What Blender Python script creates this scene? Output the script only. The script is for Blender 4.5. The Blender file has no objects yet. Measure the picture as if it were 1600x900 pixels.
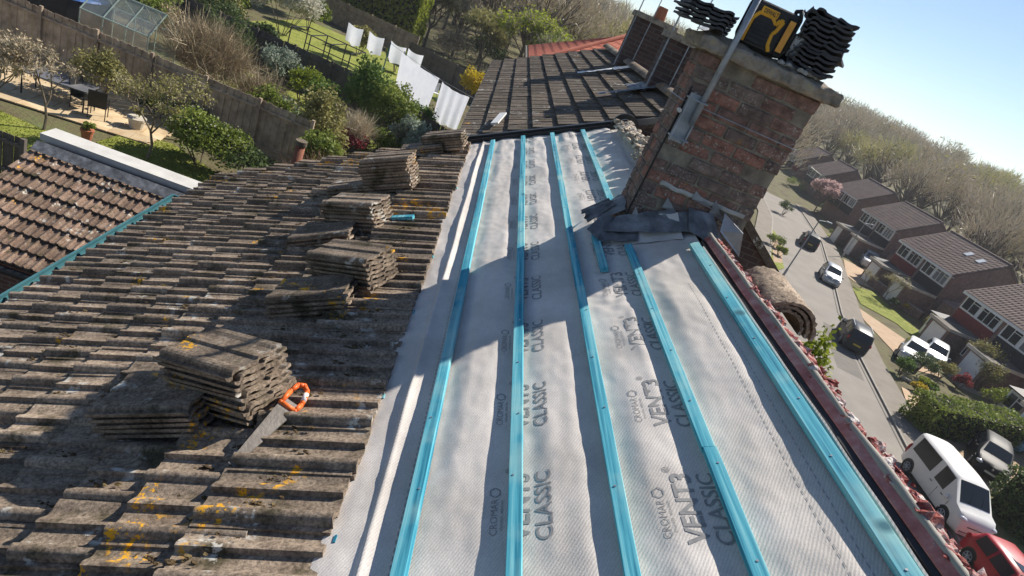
import bpy, bmesh, math, random
import numpy as np
from mathutils import Vector, Matrix, noise as mnoise
random.seed(7); rng = np.random.default_rng(7)
sc = bpy.context.scene
C = sc.collection
R = math.radians

# ------------------------------------------------------------------ camera
F = 970.0; ROLL = R(24.3); CZ = 12.5
_h = 22*math.sin(ROLL)+470*math.cos(ROLL); _d = F*F/_h
_up = -np.array([-math.sin(ROLL)*_d, math.cos(ROLL)*_d, F]); _up /= np.linalg.norm(_up)
_Y = np.array([22., -470., F]); _Y -= _up*(_Y@_up); _Y /= np.linalg.norm(_Y)
RM = np.stack([np.cross(_Y, _up), _Y, _up])          # camera (right, down, forward) -> world
cam_d = bpy.data.cameras.new('camera'); cam = bpy.data.objects.new('camera', cam_d); C.objects.link(cam)
cam_d.sensor_width = 36; cam_d.lens = F/1600*36; cam_d.clip_end = 5000; cam_d.clip_start = .05
r_, d_, f_ = RM[:, 0], RM[:, 1], RM[:, 2]
cam.matrix_world = Matrix(((r_[0], -d_[0], -f_[0], 0), (r_[1], -d_[1], -f_[1], 0), (r_[2], -d_[2], -f_[2], CZ), (0, 0, 0, 1)))
sc.camera = cam
# ------------------------------------------------------------------ sky, sun, exposure
SUN_AZ, SUN_EL = R(48), R(42.5)
w = bpy.data.worlds.new('World'); sc.world = w; w.use_nodes = True
nt = w.node_tree; nt.nodes.clear()
sky = nt.nodes.new('ShaderNodeTexSky'); sky.sky_type = 'NISHITA'; sky.sun_disc = False
sky.sun_elevation = SUN_EL; sky.sun_rotation = SUN_AZ; sky.air_density = .85; sky.dust_density = .1; sky.ozone_density = 2.2
bg = nt.nodes.new('ShaderNodeBackground'); bg.inputs[1].default_value = 0.063
out = nt.nodes.new('ShaderNodeOutputWorld')
nt.links.new(sky.outputs[0], bg.inputs[0]); nt.links.new(bg.outputs[0], out.inputs[0])
sl = bpy.data.lights.new('sun', 'SUN'); sl.energy = 4.2; sl.angle = R(.53); sl.color = (1, .93, .83)
so = bpy.data.objects.new('sun', sl); C.objects.link(so)
Ld = Vector((math.sin(SUN_AZ)*math.cos(SUN_EL), math.cos(SUN_AZ)*math.cos(SUN_EL), math.sin(SUN_EL)))
so.rotation_euler = Ld.to_track_quat('Z', 'Y').to_euler(); so.location = (60, 60, 80)
sc.view_settings.view_transform = 'Standard'; sc.view_settings.look = 'None'
sc.view_settings.exposure = 0.92; sc.view_settings.gamma = 1; sc.view_settings.use_curve_mapping = False
sc.cycles.max_bounces = 6; sc.cycles.transparent_max_bounces = 4

# ------------------------------------------------------------------ helpers
def ray(px, py): return RM@np.array([px-800., py-450., F])
def G(px, py, z=0.):                      # pixel -> point on the level z
    r = ray(px, py); return Vector(r*((z-CZ)/r[2])) + Vector((0, 0, CZ))
def atY(px, py, Y): r = ray(px, py); return Vector(r*(Y/r[1])) + Vector((0, 0, CZ))
TH = R(28.3); DR = 1.55
SV = Vector((math.cos(TH), 0, math.sin(TH))); NV = Vector((-math.sin(TH), 0, math.cos(TH)))
ORG = Vector((0, 0, CZ)) - NV*DR
def RP(s, y, off=0.): return ORG + SV*s + Vector((0, y, 0)) + NV*off      # roof coordinates -> world
RMAT = Matrix(((SV.x, 0, NV.x), (0, 1, 0), (SV.z, 0, NV.z)))               # roof axes
def roof_px(px, py, off=0.):
    r = ray(px, py); n = np.array(NV); k = -(DR-off)/(n@r); P = r*k; return float(P@np.array(SV)), float(P[1])

def N(nt, t, **kw):
    n = nt.nodes.new(t)
    for k, v in kw.items(): setattr(n, k, v)
    return n
def ramp(nt, fac, cols, pos=None, interp='LINEAR'):
    r = N(nt, 'ShaderNodeValToRGB'); r.color_ramp.interpolation = interp
    e = r.color_ramp.elements
    pos = pos or [i/(len(cols)-1) for i in range(len(cols))]
    while len(e) < len(cols): e.new(.5)
    for i, (c, p) in enumerate(zip(cols, pos)):
        e[i].position = p; e[i].color = (c[0], c[1], c[2], 1) if not isinstance(c, (int, float)) else (c, c, c, 1)
    if fac is not None: nt.links.new(fac, r.inputs[0])
    return r
def noise(nt, vec, scale, detail=6, rough=.6):
    n = N(nt, 'ShaderNodeTexNoise'); n.inputs['Scale'].default_value = scale; n.inputs['Detail'].default_value = detail
    n.inputs['Roughness'].default_value = rough
    if vec is not None: nt.links.new(vec, n.inputs['Vector'])
    return n
def mixc(nt, fac, a, b, mode='MIX'):
    m = N(nt, 'ShaderNodeMix', data_type='RGBA', blend_type=mode)
    for sock, v in ((m.inputs[0], fac), (m.inputs[6], a), (m.inputs[7], b)):
        if isinstance(v, (int, float)): sock.default_value = v
        elif isinstance(v, tuple): sock.default_value = (v[0], v[1], v[2], 1)
        else: nt.links.new(v, sock)
    return m.outputs[2]
def newmat(name):
    m = bpy.data.materials.new(name); m.use_nodes = True; nt = m.node_tree
    return m, nt, nt.nodes['Principled BSDF']
def bump(nt, bs, h, strength=.4, dist=.01):
    b = N(nt, 'ShaderNodeBump'); b.inputs['Strength'].default_value = strength; b.inputs['Distance'].default_value = dist
    nt.links.new(h, b.inputs['Height']); nt.links.new(b.outputs[0], bs.inputs['Normal']); return b
def M(name, cols, scale=4., rough=.85, bmp=.3, bscale=None, bdist=.01, metal=0., rand=.15, space='world', spec=.3, coat=0.):
    m, nt, bs = newmat(name)
    if space == 'world': v = N(nt, 'ShaderNodeNewGeometry').outputs['Position']
    else: v = N(nt, 'ShaderNodeTexCoord').outputs['Object']
    n = noise(nt, v, scale)
    c = ramp(nt, n.outputs[0], cols, [.3+.4*i/(max(1, len(cols)-1)) for i in range(len(cols))]).outputs[0]
    if rand:
        oi = N(nt, 'ShaderNodeObjectInfo'); rr = ramp(nt, oi.outputs['Random'], [1-rand, 1+rand*.6])
        c = mixc(nt, 1., c, rr.outputs[0], 'MULTIPLY')
    nt.links.new(c, bs.inputs['Base Color'])
    bs.inputs['Roughness'].default_value = rough; bs.inputs['Metallic'].default_value = metal
    bs.inputs['Specular IOR Level'].default_value = spec
    if coat: bs.inputs['Coat Weight'].default_value = coat; bs.inputs['Coat Roughness'].default_value = .05
    if bmp: bump(nt, bs, noise(nt, v, bscale or scale*6).outputs[0], bmp, bdist)
    return m
def leafmat(name, cols, scale=1.2, trans=.35, rough=.6):
    m, nt, bs = newmat(name)
    v = N(nt, 'ShaderNodeNewGeometry').outputs['Position']
    n1 = noise(nt, v, scale, 3); n2 = noise(nt, v, scale*14, 2)
    mx = mixc(nt, .5, n1.outputs[0], n2.outputs[0])
    c = ramp(nt, mx, cols, [.34+.32*i/(len(cols)-1) for i in range(len(cols))]).outputs[0]
    nt.links.new(c, bs.inputs['Base Color']); bs.inputs['Roughness'].default_value = rough; bs.inputs['Specular IOR Level'].default_value = .25
    t = N(nt, 'ShaderNodeBsdfTranslucent'); nt.links.new(c, t.inputs[0])
    ms = N(nt, 'ShaderNodeMixShader'); ms.inputs[0].default_value = trans
    nt.links.new(bs.outputs[0], ms.inputs[1]); nt.links.new(t.outputs[0], ms.inputs[2])
    nt.links.new(ms.outputs[0], nt.nodes['Material Output'].inputs[0])
    return m

class MB:
    def __init__(s): s.v = []; s.f = []; s.m = []
    def add(s, vs, fs, mi=0):
        o = len(s.v); s.v += [tuple(v) for v in vs]; s.f += [tuple(i+o for i in f) for f in fs]; s.m += [mi]*len(fs)
    def box(s, c, d, rot=None, mi=0, jit=0.):
        vs = []
        for x in (-.5, .5):
            for y in (-.5, .5):
                for z in (-.5, .5):
                    p = Vector((x*d[0]+random.uniform(-jit, jit), y*d[1]+random.uniform(-jit, jit), z*d[2]+random.uniform(-jit, jit)))
                    if rot is not None: p = rot@p
                    vs.append(Vector(c)+p)
        s.add(vs, [(0, 1, 3, 2), (4, 6, 7, 5), (0, 4, 5, 1), (2, 3, 7, 6), (0, 2, 6, 4), (1, 5, 7, 3)], mi)
    def box2(s, a, b, mi=0): s.box([(a[i]+b[i])/2 for i in range(3)], [abs(b[i]-a[i]) for i in range(3)], mi=mi)
    def tube(s, p0, p1, r0, r1=None, n=8, cap=True, mi=0):
        r1 = r0 if r1 is None else r1
        p0, p1 = Vector(p0), Vector(p1); d = (p1-p0)
        if d.length < 1e-6: return
        q = d.normalized().to_track_quat('Z', 'Y'); vs = []
        for p, r in ((p0, r0), (p1, r1)):
            for i in range(n):
                a = 2*math.pi*i/n; vs.append(p+q@Vector((r*math.cos(a), r*math.sin(a), 0)))
        fs = [(i, (i+1) % n, n+(i+1) % n, n+i) for i in range(n)]
        if cap: fs += [tuple(range(n))[::-1], tuple(range(n, 2*n))]
        s.add(vs, fs, mi)
    def path(s, pts, r, n=8, mi=0):
        for a, b in zip(pts[:-1], pts[1:]): s.tube(a, b, r, r, n, True, mi)
    def prism(s, poly, d, mi=0):                 # poly: list of Vector, extruded by d
        k = len(poly); vs = [Vector(p) for p in poly]+[Vector(p)+Vector(d) for p in poly]
        s.add(vs, [tuple(range(k))[::-1], tuple(range(k, 2*k))]+[(i, (i+1) % k, k+(i+1) % k, k+i) for i in range(k)], mi)
    def grid(s, fn, nu, nv, mi=0):
        vs = [fn(i/nu, j/nv) for i in range(nu+1) for j in range(nv+1)]
        s.add(vs, [(i*(nv+1)+j, (i+1)*(nv+1)+j, (i+1)*(nv+1)+j+1, i*(nv+1)+j+1) for i in range(nu) for j in range(nv)], mi)
    def ellipsoid(s, c, r, nu=10, nv=6, rough=0., mi=0, seed=0):
        vs = []
        for j in range(nv+1):
            t = math.pi*j/nv
            for i in range(nu):
                a = 2*math.pi*i/nu; d = Vector((math.sin(t)*math.cos(a), math.sin(t)*math.sin(a), math.cos(t)))
                k = 1+rough*mnoise.noise(d*2+Vector((seed*3.1, seed, 0)))
                vs.append(Vector(c)+Vector((d.x*r[0], d.y*r[1], d.z*r[2]))*k)
        s.add(vs, [(j*nu+i, j*nu+(i+1) % nu, (j+1)*nu+(i+1) % nu, (j+1)*nu+i)[::-1] for j in range(nv) for i in range(nu)], mi)
    def mesh(s, name, mats, smooth=False):
        me = bpy.data.meshes.new(name); me.from_pydata(s.v, [], s.f)
        for mt in (mats if isinstance(mats, (list, tuple)) else [mats]): me.materials.append(mt)
        if any(s.m): me.polygons.foreach_set('material_index', s.m)
        bm = bmesh.new(); bm.from_mesh(me); bmesh.ops.recalc_face_normals(bm, faces=bm.faces); bm.to_mesh(me); bm.free()
        if smooth: me.polygons.foreach_set('use_smooth', [True]*len(me.polygons))
        me.update(); return me
    def build(s, name, mats, parent=None, smooth=False): return obj(name, s.mesh(name, mats, smooth), parent)
def obj(name, me, parent=None, loc=None, rot=None):
    o = bpy.data.objects.new(name, me); C.objects.link(o)
    if parent is not None: o.parent = parent
    if loc is not None: o.location = loc
    if rot is not None: o.rotation_euler = rot
    return o
def empty(name, loc=(0, 0, 0), rz=0.):
    o = bpy.data.objects.new(name, None); C.objects.link(o); o.location = loc; o.rotation_euler = (0, 0, rz); o.empty_display_size = .2; return o
def tag(o, label, cat, group=None):
    o['label'] = label; o['category'] = cat
    if group: o['group'] = group
    return o
def struct(o): o['kind'] = 'structure'; return o
def stuff(o): o['kind'] = 'stuff'; return o
def npmesh(name, V, Fc, mats, mi=None, smooth=False):       # fast mesh, all faces the same size
    me = bpy.data.meshes.new(name); k = Fc.shape[1]
    me.vertices.add(len(V)); me.vertices.foreach_set('co', np.ascontiguousarray(V, np.float32).ravel())
    me.loops.add(Fc.size); me.loops.foreach_set('vertex_index', np.ascontiguousarray(Fc, np.int32).ravel())
    me.polygons.add(len(Fc)); me.polygons.foreach_set('loop_start', np.arange(0, Fc.size, k, dtype=np.int32))
    for m in (mats if isinstance(mats, (list, tuple)) else [mats]): me.materials.append(m)
    if mi is not None: me.polygons.foreach_set('material_index', np.ascontiguousarray(mi, np.int32))
    if smooth: me.polygons.foreach_set('use_smooth', np.ones(len(Fc), bool))
    me.update(calc_edges=True); return me

# ------------------------------------------------------------------ materials
def tile_material(name, base, lich=.5, orange=.5, wet=1.):
    m, nt, bs = newmat(name)
    v = N(nt, 'ShaderNodeNewGeometry').outputs['Position']
    n1 = noise(nt, v, 9, 8, .7); n2 = noise(nt, v, 70, 4, .7)
    c = ramp(nt, n1.outputs[0], base, [.3+.4*i/(len(base)-1) for i in range(len(base))]).outputs[0]
    c = mixc(nt, .75, c, ramp(nt, n2.outputs[0], [(.3, .28, .26), (1.35, 1.3, 1.22)], [.36, .64]).outputs[0], 'MULTIPLY')
    oi = N(nt, 'ShaderNodeObjectInfo'); c = mixc(nt, 1., c, ramp(nt, oi.outputs['Random'], [(.62, .6, .58), (1.2, 1.15, 1.1)]).outputs[0], 'MULTIPLY')
    moss = ramp(nt, noise(nt, v, 5, 5, .65).outputs[0], [0, 1], [.54, .66]).outputs[0]
    c = mixc(nt, moss, c, ramp(nt, n2.outputs[0], [(.045, .037, .024), (.12, .098, .058)], [.35, .65]).outputs[0])
    vo = N(nt, 'ShaderNodeTexVoronoi'); vo.inputs['Scale'].default_value = 13; nt.links.new(v, vo.inputs['Vector'])
    wl = mixc(nt, .62, vo.outputs['Distance'], noise(nt, v, 45, 4).outputs[0])
    wmask = ramp(nt, noise(nt, v, 3.1, 3).outputs[0], [0, 1], [.63-.1*lich, .68-.1*lich]).outputs[0]
    wfac = mixc(nt, 1., ramp(nt, wl, [1, 0], [.40, .46]).outputs[0], wmask, 'MULTIPLY')
    c = mixc(nt, wfac, c, (.50, .48, .43))
    omask = ramp(nt, noise(nt, v, 2.3, 2).outputs[0], [0, 1], [.69-.12*orange, .72-.12*orange]).outputs[0]
    ofac = mixc(nt, 1., ramp(nt, noise(nt, v, 26, 5, .7).outputs[0], [0, 1], [.53, .58]).outputs[0], omask, 'MULTIPLY')
    c = mixc(nt, ofac, c, (.72, .36, .02))
    nt.links.new(c, bs.inputs['Base Color']); bs.inputs['Roughness'].default_value = .9; bs.inputs['Specular IOR Level'].default_value = .2
    bump(nt, bs, mixc(nt, .4, n2.outputs[0], n1.outputs[0]), .7, .006)
    return m
m_tile = tile_material('concrete_tile_weathered', [(.17, .138, .113), (.29, .242, .198), (.43, .368, .302)], .5, .5)
m_tile_dark = tile_material('concrete_tile_dark', [(.085, .073, .063), (.14, .12, .103), (.21, .182, .155)], .35, .0)
m_tile_pink = tile_material('concrete_tile_faded', [(.17, .12, .095), (.25, .185, .15), (.36, .29, .24)], .5, .0)
m_tile_black = M('tile_black', [(.03, .031, .035), (.075, .076, .084)], 20, .7)
m_tile_red = M('clay_tile_red', [(.40, .10, .06), (.52, .16, .095)], 2, .8)
m_tile_brown = M('roof_tile_brown', [(0.127, 0.088, 0.075), (0.203, 0.144, 0.122)], 1.2, .85, .3, 12)
m_moss = M('moss', [(.04, .026, .014), (.10, .066, .032), (.17, .135, .06)], 22, .95, .8, 80, .01)
def underlay_material():
    m, nt, bs = newmat('breather_membrane')
    v = N(nt, 'ShaderNodeNewGeometry').outputs['Position']
    n1 = noise(nt, v, 3, 5); n2 = noise(nt, v, 160, 3)
    c = ramp(nt, n1.outputs[0], [(.56, .525, .492), (.67, .63, .592)], [.35, .65]).outputs[0]
    c = mixc(nt, .5, c, ramp(nt, n2.outputs[0], [.8, 1.1], [.35, .65]).outputs[0], 'MULTIPLY')
    mp = N(nt, 'ShaderNodeMapping'); mp.inputs['Rotation'].default_value = (0, 0, R(28)); nt.links.new(v, mp.inputs[0])
    wv = N(nt, 'ShaderNodeTexWave'); wv.inputs['Scale'].default_value = 34; wv.inputs['Distortion'].default_value = 1.6; wv.inputs['Detail'].default_value = 2; wv.inputs['Detail Scale'].default_value = 2
    nt.links.new(mp.outputs[0], wv.inputs['Vector'])
    c = mixc(nt, .10, c, wv.outputs[0], 'MULTIPLY')
    dz = noise(nt, v, 1.7, 6, .7); c = mixc(nt, .6, c, ramp(nt, dz.outputs[0], [(.80, .78, .75), (1.06, 1.05, 1.04)], [.38, .56]).outputs[0], 'MULTIPLY')
    nt.links.new(c, bs.inputs['Base Color']); bs.inputs['Roughness'].default_value = .8; bs.inputs['Specular IOR Level'].default_value = .25
    bump(nt, bs, mixc(nt, .5, wv.outputs[0], n2.outputs[0]), .35, .003)
    return m
m_under = underlay_material()
m_print = M('grey_print', [(.2, .2, .205), (.30, .295, .29)], 40, .8, 0, rand=0)
def batten_material():
    m, nt, bs = newmat('blue_treated_batten')
    v = N(nt, 'ShaderNodeTexCoord').outputs['Object']
    mp = N(nt, 'ShaderNodeMapping'); mp.inputs['Scale'].default_value = (45, .9, 45); nt.links.new(v, mp.inputs[0])
    g = noise(nt, mp.outputs[0], 1., 5, .65); b = noise(nt, v, 2.2, 4)
    c = ramp(nt, g.outputs[0], [(.02, .17, .26), (.075, .36, .46), (.22, .53, .58)], [.36, .5, .64]).outputs[0]
    c = mixc(nt, ramp(nt, b.outputs[0], [0, .6], [.48, .66]).outputs[0], c, (.34, .55, .52))
    vo = N(nt, 'ShaderNodeTexVoronoi'); vo.inputs['Scale'].default_value = 3.3; nt.links.new(v, vo.inputs['Vector'])
    c = mixc(nt, ramp(nt, vo.outputs['Distance'], [.9, 0], [.05, .12]).outputs[0], c, (.03, .12, .16))
    oi = N(nt, 'ShaderNodeObjectInfo'); c = mixc(nt, 1., c, ramp(nt, oi.outputs['Random'], [(.95, 1.0, 1.0), (1.3, 1.18, 1.15)]).outputs[0], 'MULTIPLY')
    nt.links.new(c, bs.inputs['Base Color']); bs.inputs['Roughness'].default_value = .8; bs.inputs['Specular IOR Level'].default_value = .2
    bump(nt, bs, g.outputs[0], .5, .002); return m
m_batten = batten_material()
def brick_piece_material():
    m, nt, bs = newmat('old_brick')
    v = N(nt, 'ShaderNodeNewGeometry').outputs['Position']; oi = N(nt, 'ShaderNodeObjectInfo')
    c = ramp(nt, oi.outputs['Random'], [(.17, .13, .115), (.23, .15, .125), (.28, .15, .115), (.2, .16, .14), (.33, .175, .125)], interp='CONSTANT').outputs[0]
    n1 = noise(nt, v, 14, 7, .7); n2 = noise(nt, v, 60, 4, .7)
    c = mixc(nt, .75, c, ramp(nt, n1.outputs[0], [(.35, .32, .32), (1.5, 1.35, 1.3)], [.35, .68]).outputs[0], 'MULTIPLY')
    lm = ramp(nt, noise(nt, v, 4.5, 4).outputs[0], [0, 1], [.42, .58]).outputs[0]
    lf = mixc(nt, 1., ramp(nt, n2.outputs[0], [0, 1], [.56, .63]).outputs[0], lm, 'MULTIPLY')
    c = mixc(nt, lf, c, (.36, .35, .31))
    om = ramp(nt, noise(nt, v, 4.1, 2).outputs[0], [0, 1], [.66, .70]).outputs[0]
    of = mixc(nt, 1., ramp(nt, noise(nt, v, 30, 4).outputs[0], [0, 1], [.5, .56]).outputs[0], om, 'MULTIPLY')
    c = mixc(nt, of, c, (.38, .19, .035))
    nt.links.new(c, bs.inputs['Base Color']); bs.inputs['Roughness'].default_value = .92; bs.inputs['Specular IOR Level'].default_value = .15
    bump(nt, bs, mixc(nt, .5, n1.outputs[0], n2.outputs[0]), .8, .01); return m
m_brick = brick_piece_material()
m_mortar = M('old_mortar', [(0.112, 0.096, 0.078), (0.195, 0.168, 0.133), (0.301, 0.264, 0.203)], 10, .95, .8, 70, .008)
m_crown = M('lichened_concrete', [(0.126, 0.109, 0.092), (0.286, 0.244, 0.193), (0.386, 0.336, 0.277), (0.504, 0.403, 0.202)], 11, .95, 1., 42, .02)
m_white_mortar = M('white_mortar', [(.3, .29, .27), (.5, .49, .46)], 12, .9)
m_lead = M('old_lead', [(.075, .078, .085), (.15, .155, .165), (.27, .28, .30)], 9, .55, .4, 40, metal=.15)
m_lead_bright = M('cut_lead', [(.2, .22, .25), (.33, .35, .39)], 9, .4, .2, metal=.4)
def farbrick(name, c1, c2, mort, sc_=1.):
    m, nt, bs = newmat(name)
    v = N(nt, 'ShaderNodeNewGeometry'); cmb = N(nt, 'ShaderNodeCombineXYZ'); sp = N(nt, 'ShaderNodeSeparateXYZ')
    nt.links.new(v.outputs['Position'], sp.inputs[0])
    ad = N(nt, 'ShaderNodeMath', operation='ADD'); nt.links.new(sp.outputs[0], ad.inputs[0]); nt.links.new(sp.outputs[1], ad.inputs[1])
    nt.links.new(ad.outputs[0], cmb.inputs[0]); nt.links.new(sp.outputs[2], cmb.inputs[1])
    b = N(nt, 'ShaderNodeTexBrick'); nt.links.new(cmb.outputs[0], b.inputs['Vector'])
    b.inputs['Color1'].default_value = (*c1, 1); b.inputs['Color2'].default_value = (*c2, 1); b.inputs['Mortar'].default_value = (*mort, 1)
    b.inputs['Scale'].default_value = 1; b.inputs['Brick Width'].default_value = .225*sc_; b.inputs['Row Height'].default_value = .075*sc_
    b.inputs['Mortar Size'].default_value = .009*sc_; b.inputs['Mortar Smooth'].default_value = .2
    c = mixc(nt, .5, b.outputs[0], ramp(nt, noise(nt, v.outputs['Position'], 2.5, 6).outputs[0], [.6, 1.3], [.35, .65]).outputs[0], 'MULTIPLY')
    nt.links.new(c, bs.inputs['Base Color']); bs.inputs['Roughness'].default_value = .9
    inv = N(nt, 'ShaderNodeMath', operation='SUBTRACT'); inv.inputs[0].default_value = 1; nt.links.new(b.outputs['Fac'], inv.inputs[1])
    bump(nt, bs, inv.outputs[0], .5, .01); return m
m_wall_red = farbrick('brick_wall_red', (.13, .055, .04), (.19, .085, .06), (.2, .16, .13))
m_wall_brown = farbrick('brick_wall_brown', (.16, .085, .066), (.23, .125, .098), (.24, .2, .17))
m_wall_dark = farbrick('brick_wall_dark', (.055, .033, .03), (.09, .05, .042), (.1, .085, .075))
m_white = M('white_paint', [(.68, .68, .66), (.78, .78, .76)], 3, .5, .05)
m_whitecop = M('white_coping', [(.42, .41, .38), (.55, .54, .51)], 3, .7, .2)
m_cream = M('cream_trim', [(.42, .38, .31), (.55, .5, .42)], 3, .7)
m_red_tim = M('red_ridge_strip', [(.27, .085, .078), (.40, .16, .145), (.5, .3, .28)], 12, .75, .4, 60)
m_red_mort = M('red_bedding_mortar', [(.05, .025, .022), (.30, .065, .055), (.42, .16, .14), (.66, .58, .54), (.72, .68, .64)], 17, .95, 1., 60, .02)
m_black = M('black_plastic', [(.008, .008, .009), (.018, .018, .02)], 8, .5, .1, spec=.4)
m_rubber = M('rubber', [(.012, .012, .012), (.022, .022, .022)], 8, .8, .1)
m_yellow = M('tool_yellow', [(.62, .30, .02), (.75, .38, .03)], 8, .45, .05)
m_orange = M('saw_orange', [(.8, .13, .02), (.95, .2, .04)], 8, .4, .05)
m_steel = M('steel', [(.35, .36, .37), (.5, .5, .5)], 12, .4, .1, metal=.7)
m_galv = M('galvanised', [(.2, .22, .25), (.32, .34, .37), (.4, .42, .45)], 9, .5, .2, metal=.5)
m_teal = M('teal_gutter', [(.035, .12, .145), (.06, .175, .2)], 5, .5, .1)
m_wood_fence = M('fence_wood', [(0.196, 0.145, 0.106), (0.341, 0.263, 0.191), (0.473, 0.365, 0.268)], 3, .9, .5, 30)
m_wood_fence_d = M('fence_wood_dark', [(0.08, 0.068, 0.061), (0.147, 0.126, 0.108)], 3, .9, .5, 30)
m_grass = M('grass', [(.14, .17, .025), (.21, .235, .04), (.27, .275, .075)], 1.5, .95, .6, 60, .02, rand=0)
m_grassblade = leafmat('grass_blade', [(.15, .19, .025), (.24, .27, .045), (.31, .31, .085)], .8, .3)
m_earth = M('earth', [(0.072, 0.058, 0.035), (0.12, 0.104, 0.051), (0.112, 0.136, 0.048)], .7, .95, .6, 9, .1, rand=0)
m_asph = M('asphalt', [(.2, .183, .162), (.255, .234, .207)], .5, .9, .4, 60, .01, rand=0)
m_pave = M('pavement', [(.17, .15, .125), (.23, .2, .17)], .9, .9, .4, 40, rand=0)
m_conc = M('concrete_kerb', [(.27, .25, .22), (.36, .34, .3)], 2, .9)
m_drive = M('buff_paving', [(.36, .25, .16), (.45, .33, .22)], 1.5, .9, .3, 20)
m_patio = M('sandstone_slab', [(.42, .30, .165), (.54, .41, .25), (.6, .49, .33)], 2.5, .9, .3, 25, rand=.2)
m_sheet = None
m_bark = M('bark', [(0.098, 0.077, 0.056), (0.196, 0.161, 0.119)], 6, .95, .8, 30)
m_bark_l = M('twig_bark', [(.13, .105, .075), (.24, .2, .15)], 3, .95, .3, 20)
m_terra = M('terracotta', [(.36, .12, .06), (.45, .17, .09)], 6, .8)
m_blue_tarp = M('blue_cover', [(.02, .10, .36), (.04, .16, .46)], 1.5, .5)
m_slate = M('dark_cladding', [(.02, .02, .026), (.035, .035, .042)], 4, .6)
m_redclad = M('red_cladding', [(.16, .022, .024), (.22, .035, .034)], 2, .7)
m_felt = M('roof_felt', [(.10, .09, .078), (.15, .135, .115)], 1.3, .9)
def glassmat(name, col=(.02, .025, .03), rough=.08):
    m, nt, bs = newmat(name); bs.inputs['Base Color'].default_value = (*col, 1); bs.inputs['Roughness'].default_value = rough
    bs.inputs['Specular IOR Level'].default_value = .4; return m
m_glass = glassmat('window_glass'); m_glass_l = glassmat('window_glass_net', (.16, .17, .18), .2)
def clearglass():
    m, nt, bs = newmat('greenhouse_glass'); t = N(nt, 'ShaderNodeBsdfTransparent'); g = N(nt, 'ShaderNodeBsdfGlossy'); g.inputs['Roughness'].default_value = .1
    d = N(nt, 'ShaderNodeBsdfDiffuse'); d.inputs[0].default_value = (.5, .55, .48, 1)
    a = N(nt, 'ShaderNodeMixShader'); a.inputs[0].default_value = .3; b = N(nt, 'ShaderNodeMixShader'); b.inputs[0].default_value = .12
    nt.links.new(t.outputs[0], a.inputs[1]); nt.links.new(d.outputs[0], a.inputs[2]); nt.links.new(a.outputs[0], b.inputs[1]); nt.links.new(g.outputs[0], b.inputs[2])
    nt.links.new(b.outputs[0], nt.nodes['Material Output'].inputs[0]); return m
m_clear = clearglass()
def paint(name, c, metal=.0, rough=.38): return M(name, [tuple(x*.92 for x in c), c], 2, rough, 0, rand=0, metal=metal, coat=.12 if max(c) > .1 else 0., spec=.35 if max(c) > .1 else .2)
m_headlamp = M('headlamp', [(.5, .52, .55), (.7, .7, .72)], 5, .15, 0, spec=.8); m_tail = M('tail_lamp', [(.3, .01, .01), (.4, .02, .02)], 5, .2, 0)
m_plate = M('number_plate', [(.6, .6, .55), (.65, .65, .6)], 5, .5, 0); m_plate_y = M('number_plate_yellow', [(.6, .45, .05), (.65, .5, .08)], 5, .5, 0)
m_sheet = leafmat('laundry_cotton', [(.62, .65, .74), (.70, .72, .79), (.76, .77, .82)], 2, .45)
L_green = leafmat('leaf_green', [(0.047, 0.094, 0.02), (0.112, 0.186, 0.033), (0.223, 0.298, 0.064)])
L_mid = leafmat('leaf_midgreen', [(0.084, 0.126, 0.02), (0.168, 0.218, 0.037), (0.319, 0.353, 0.084)])
L_olive = leafmat('leaf_olive', [(0.131, 0.131, 0.047), (0.261, 0.243, 0.084), (0.409, 0.373, 0.149)])
L_bright = leafmat('leaf_bright', [(0.104, 0.156, 0.01), (0.221, 0.273, 0.026), (0.364, 0.39, 0.058)])
L_dark = leafmat('leaf_dark', [(0.028, 0.052, 0.019), (0.07, 0.106, 0.032), (0.14, 0.187, 0.059)])
L_yellow = leafmat('leaf_yellow', [(.36, .26, .01), (.55, .42, .02), (.65, .52, .05)])
L_white = leafmat('blossom_white', [(.35, .34, .27), (.5, .48, .4), (.62, .6, .52)])
L_pink = leafmat('blossom_pink', [(0.429, 0.286, 0.26), (0.624, 0.442, 0.416), (0.78, 0.611, 0.572)])
L_conifer = leafmat('leaf_conifer', [(.14, .19, .012), (.27, .32, .03), (.40, .42, .07)], 1.2, .5)
L_tan = leafmat('dry_twig', [(0.179, 0.143, 0.083), (0.329, 0.261, 0.164), (0.478, 0.404, 0.269)], 1.2, .1)
L_grey = leafmat('grey_twig', [(0.287, 0.244, 0.175), (0.455, 0.387, 0.277), (0.674, 0.581, 0.422)], .25, .1)
L_greyg = leafmat('budding_twig', [(0.246, 0.234, 0.109), (0.41, 0.383, 0.163), (0.602, 0.547, 0.234)], .25, .2)
L_red = leafmat('leaf_red', [(.15, .015, .02), (.25, .04, .045), (.34, .08, .07)])
L_silver = leafmat('leaf_silver', [(0.144, 0.18, 0.132), (0.24, 0.288, 0.216), (0.384, 0.42, 0.348)])

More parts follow.
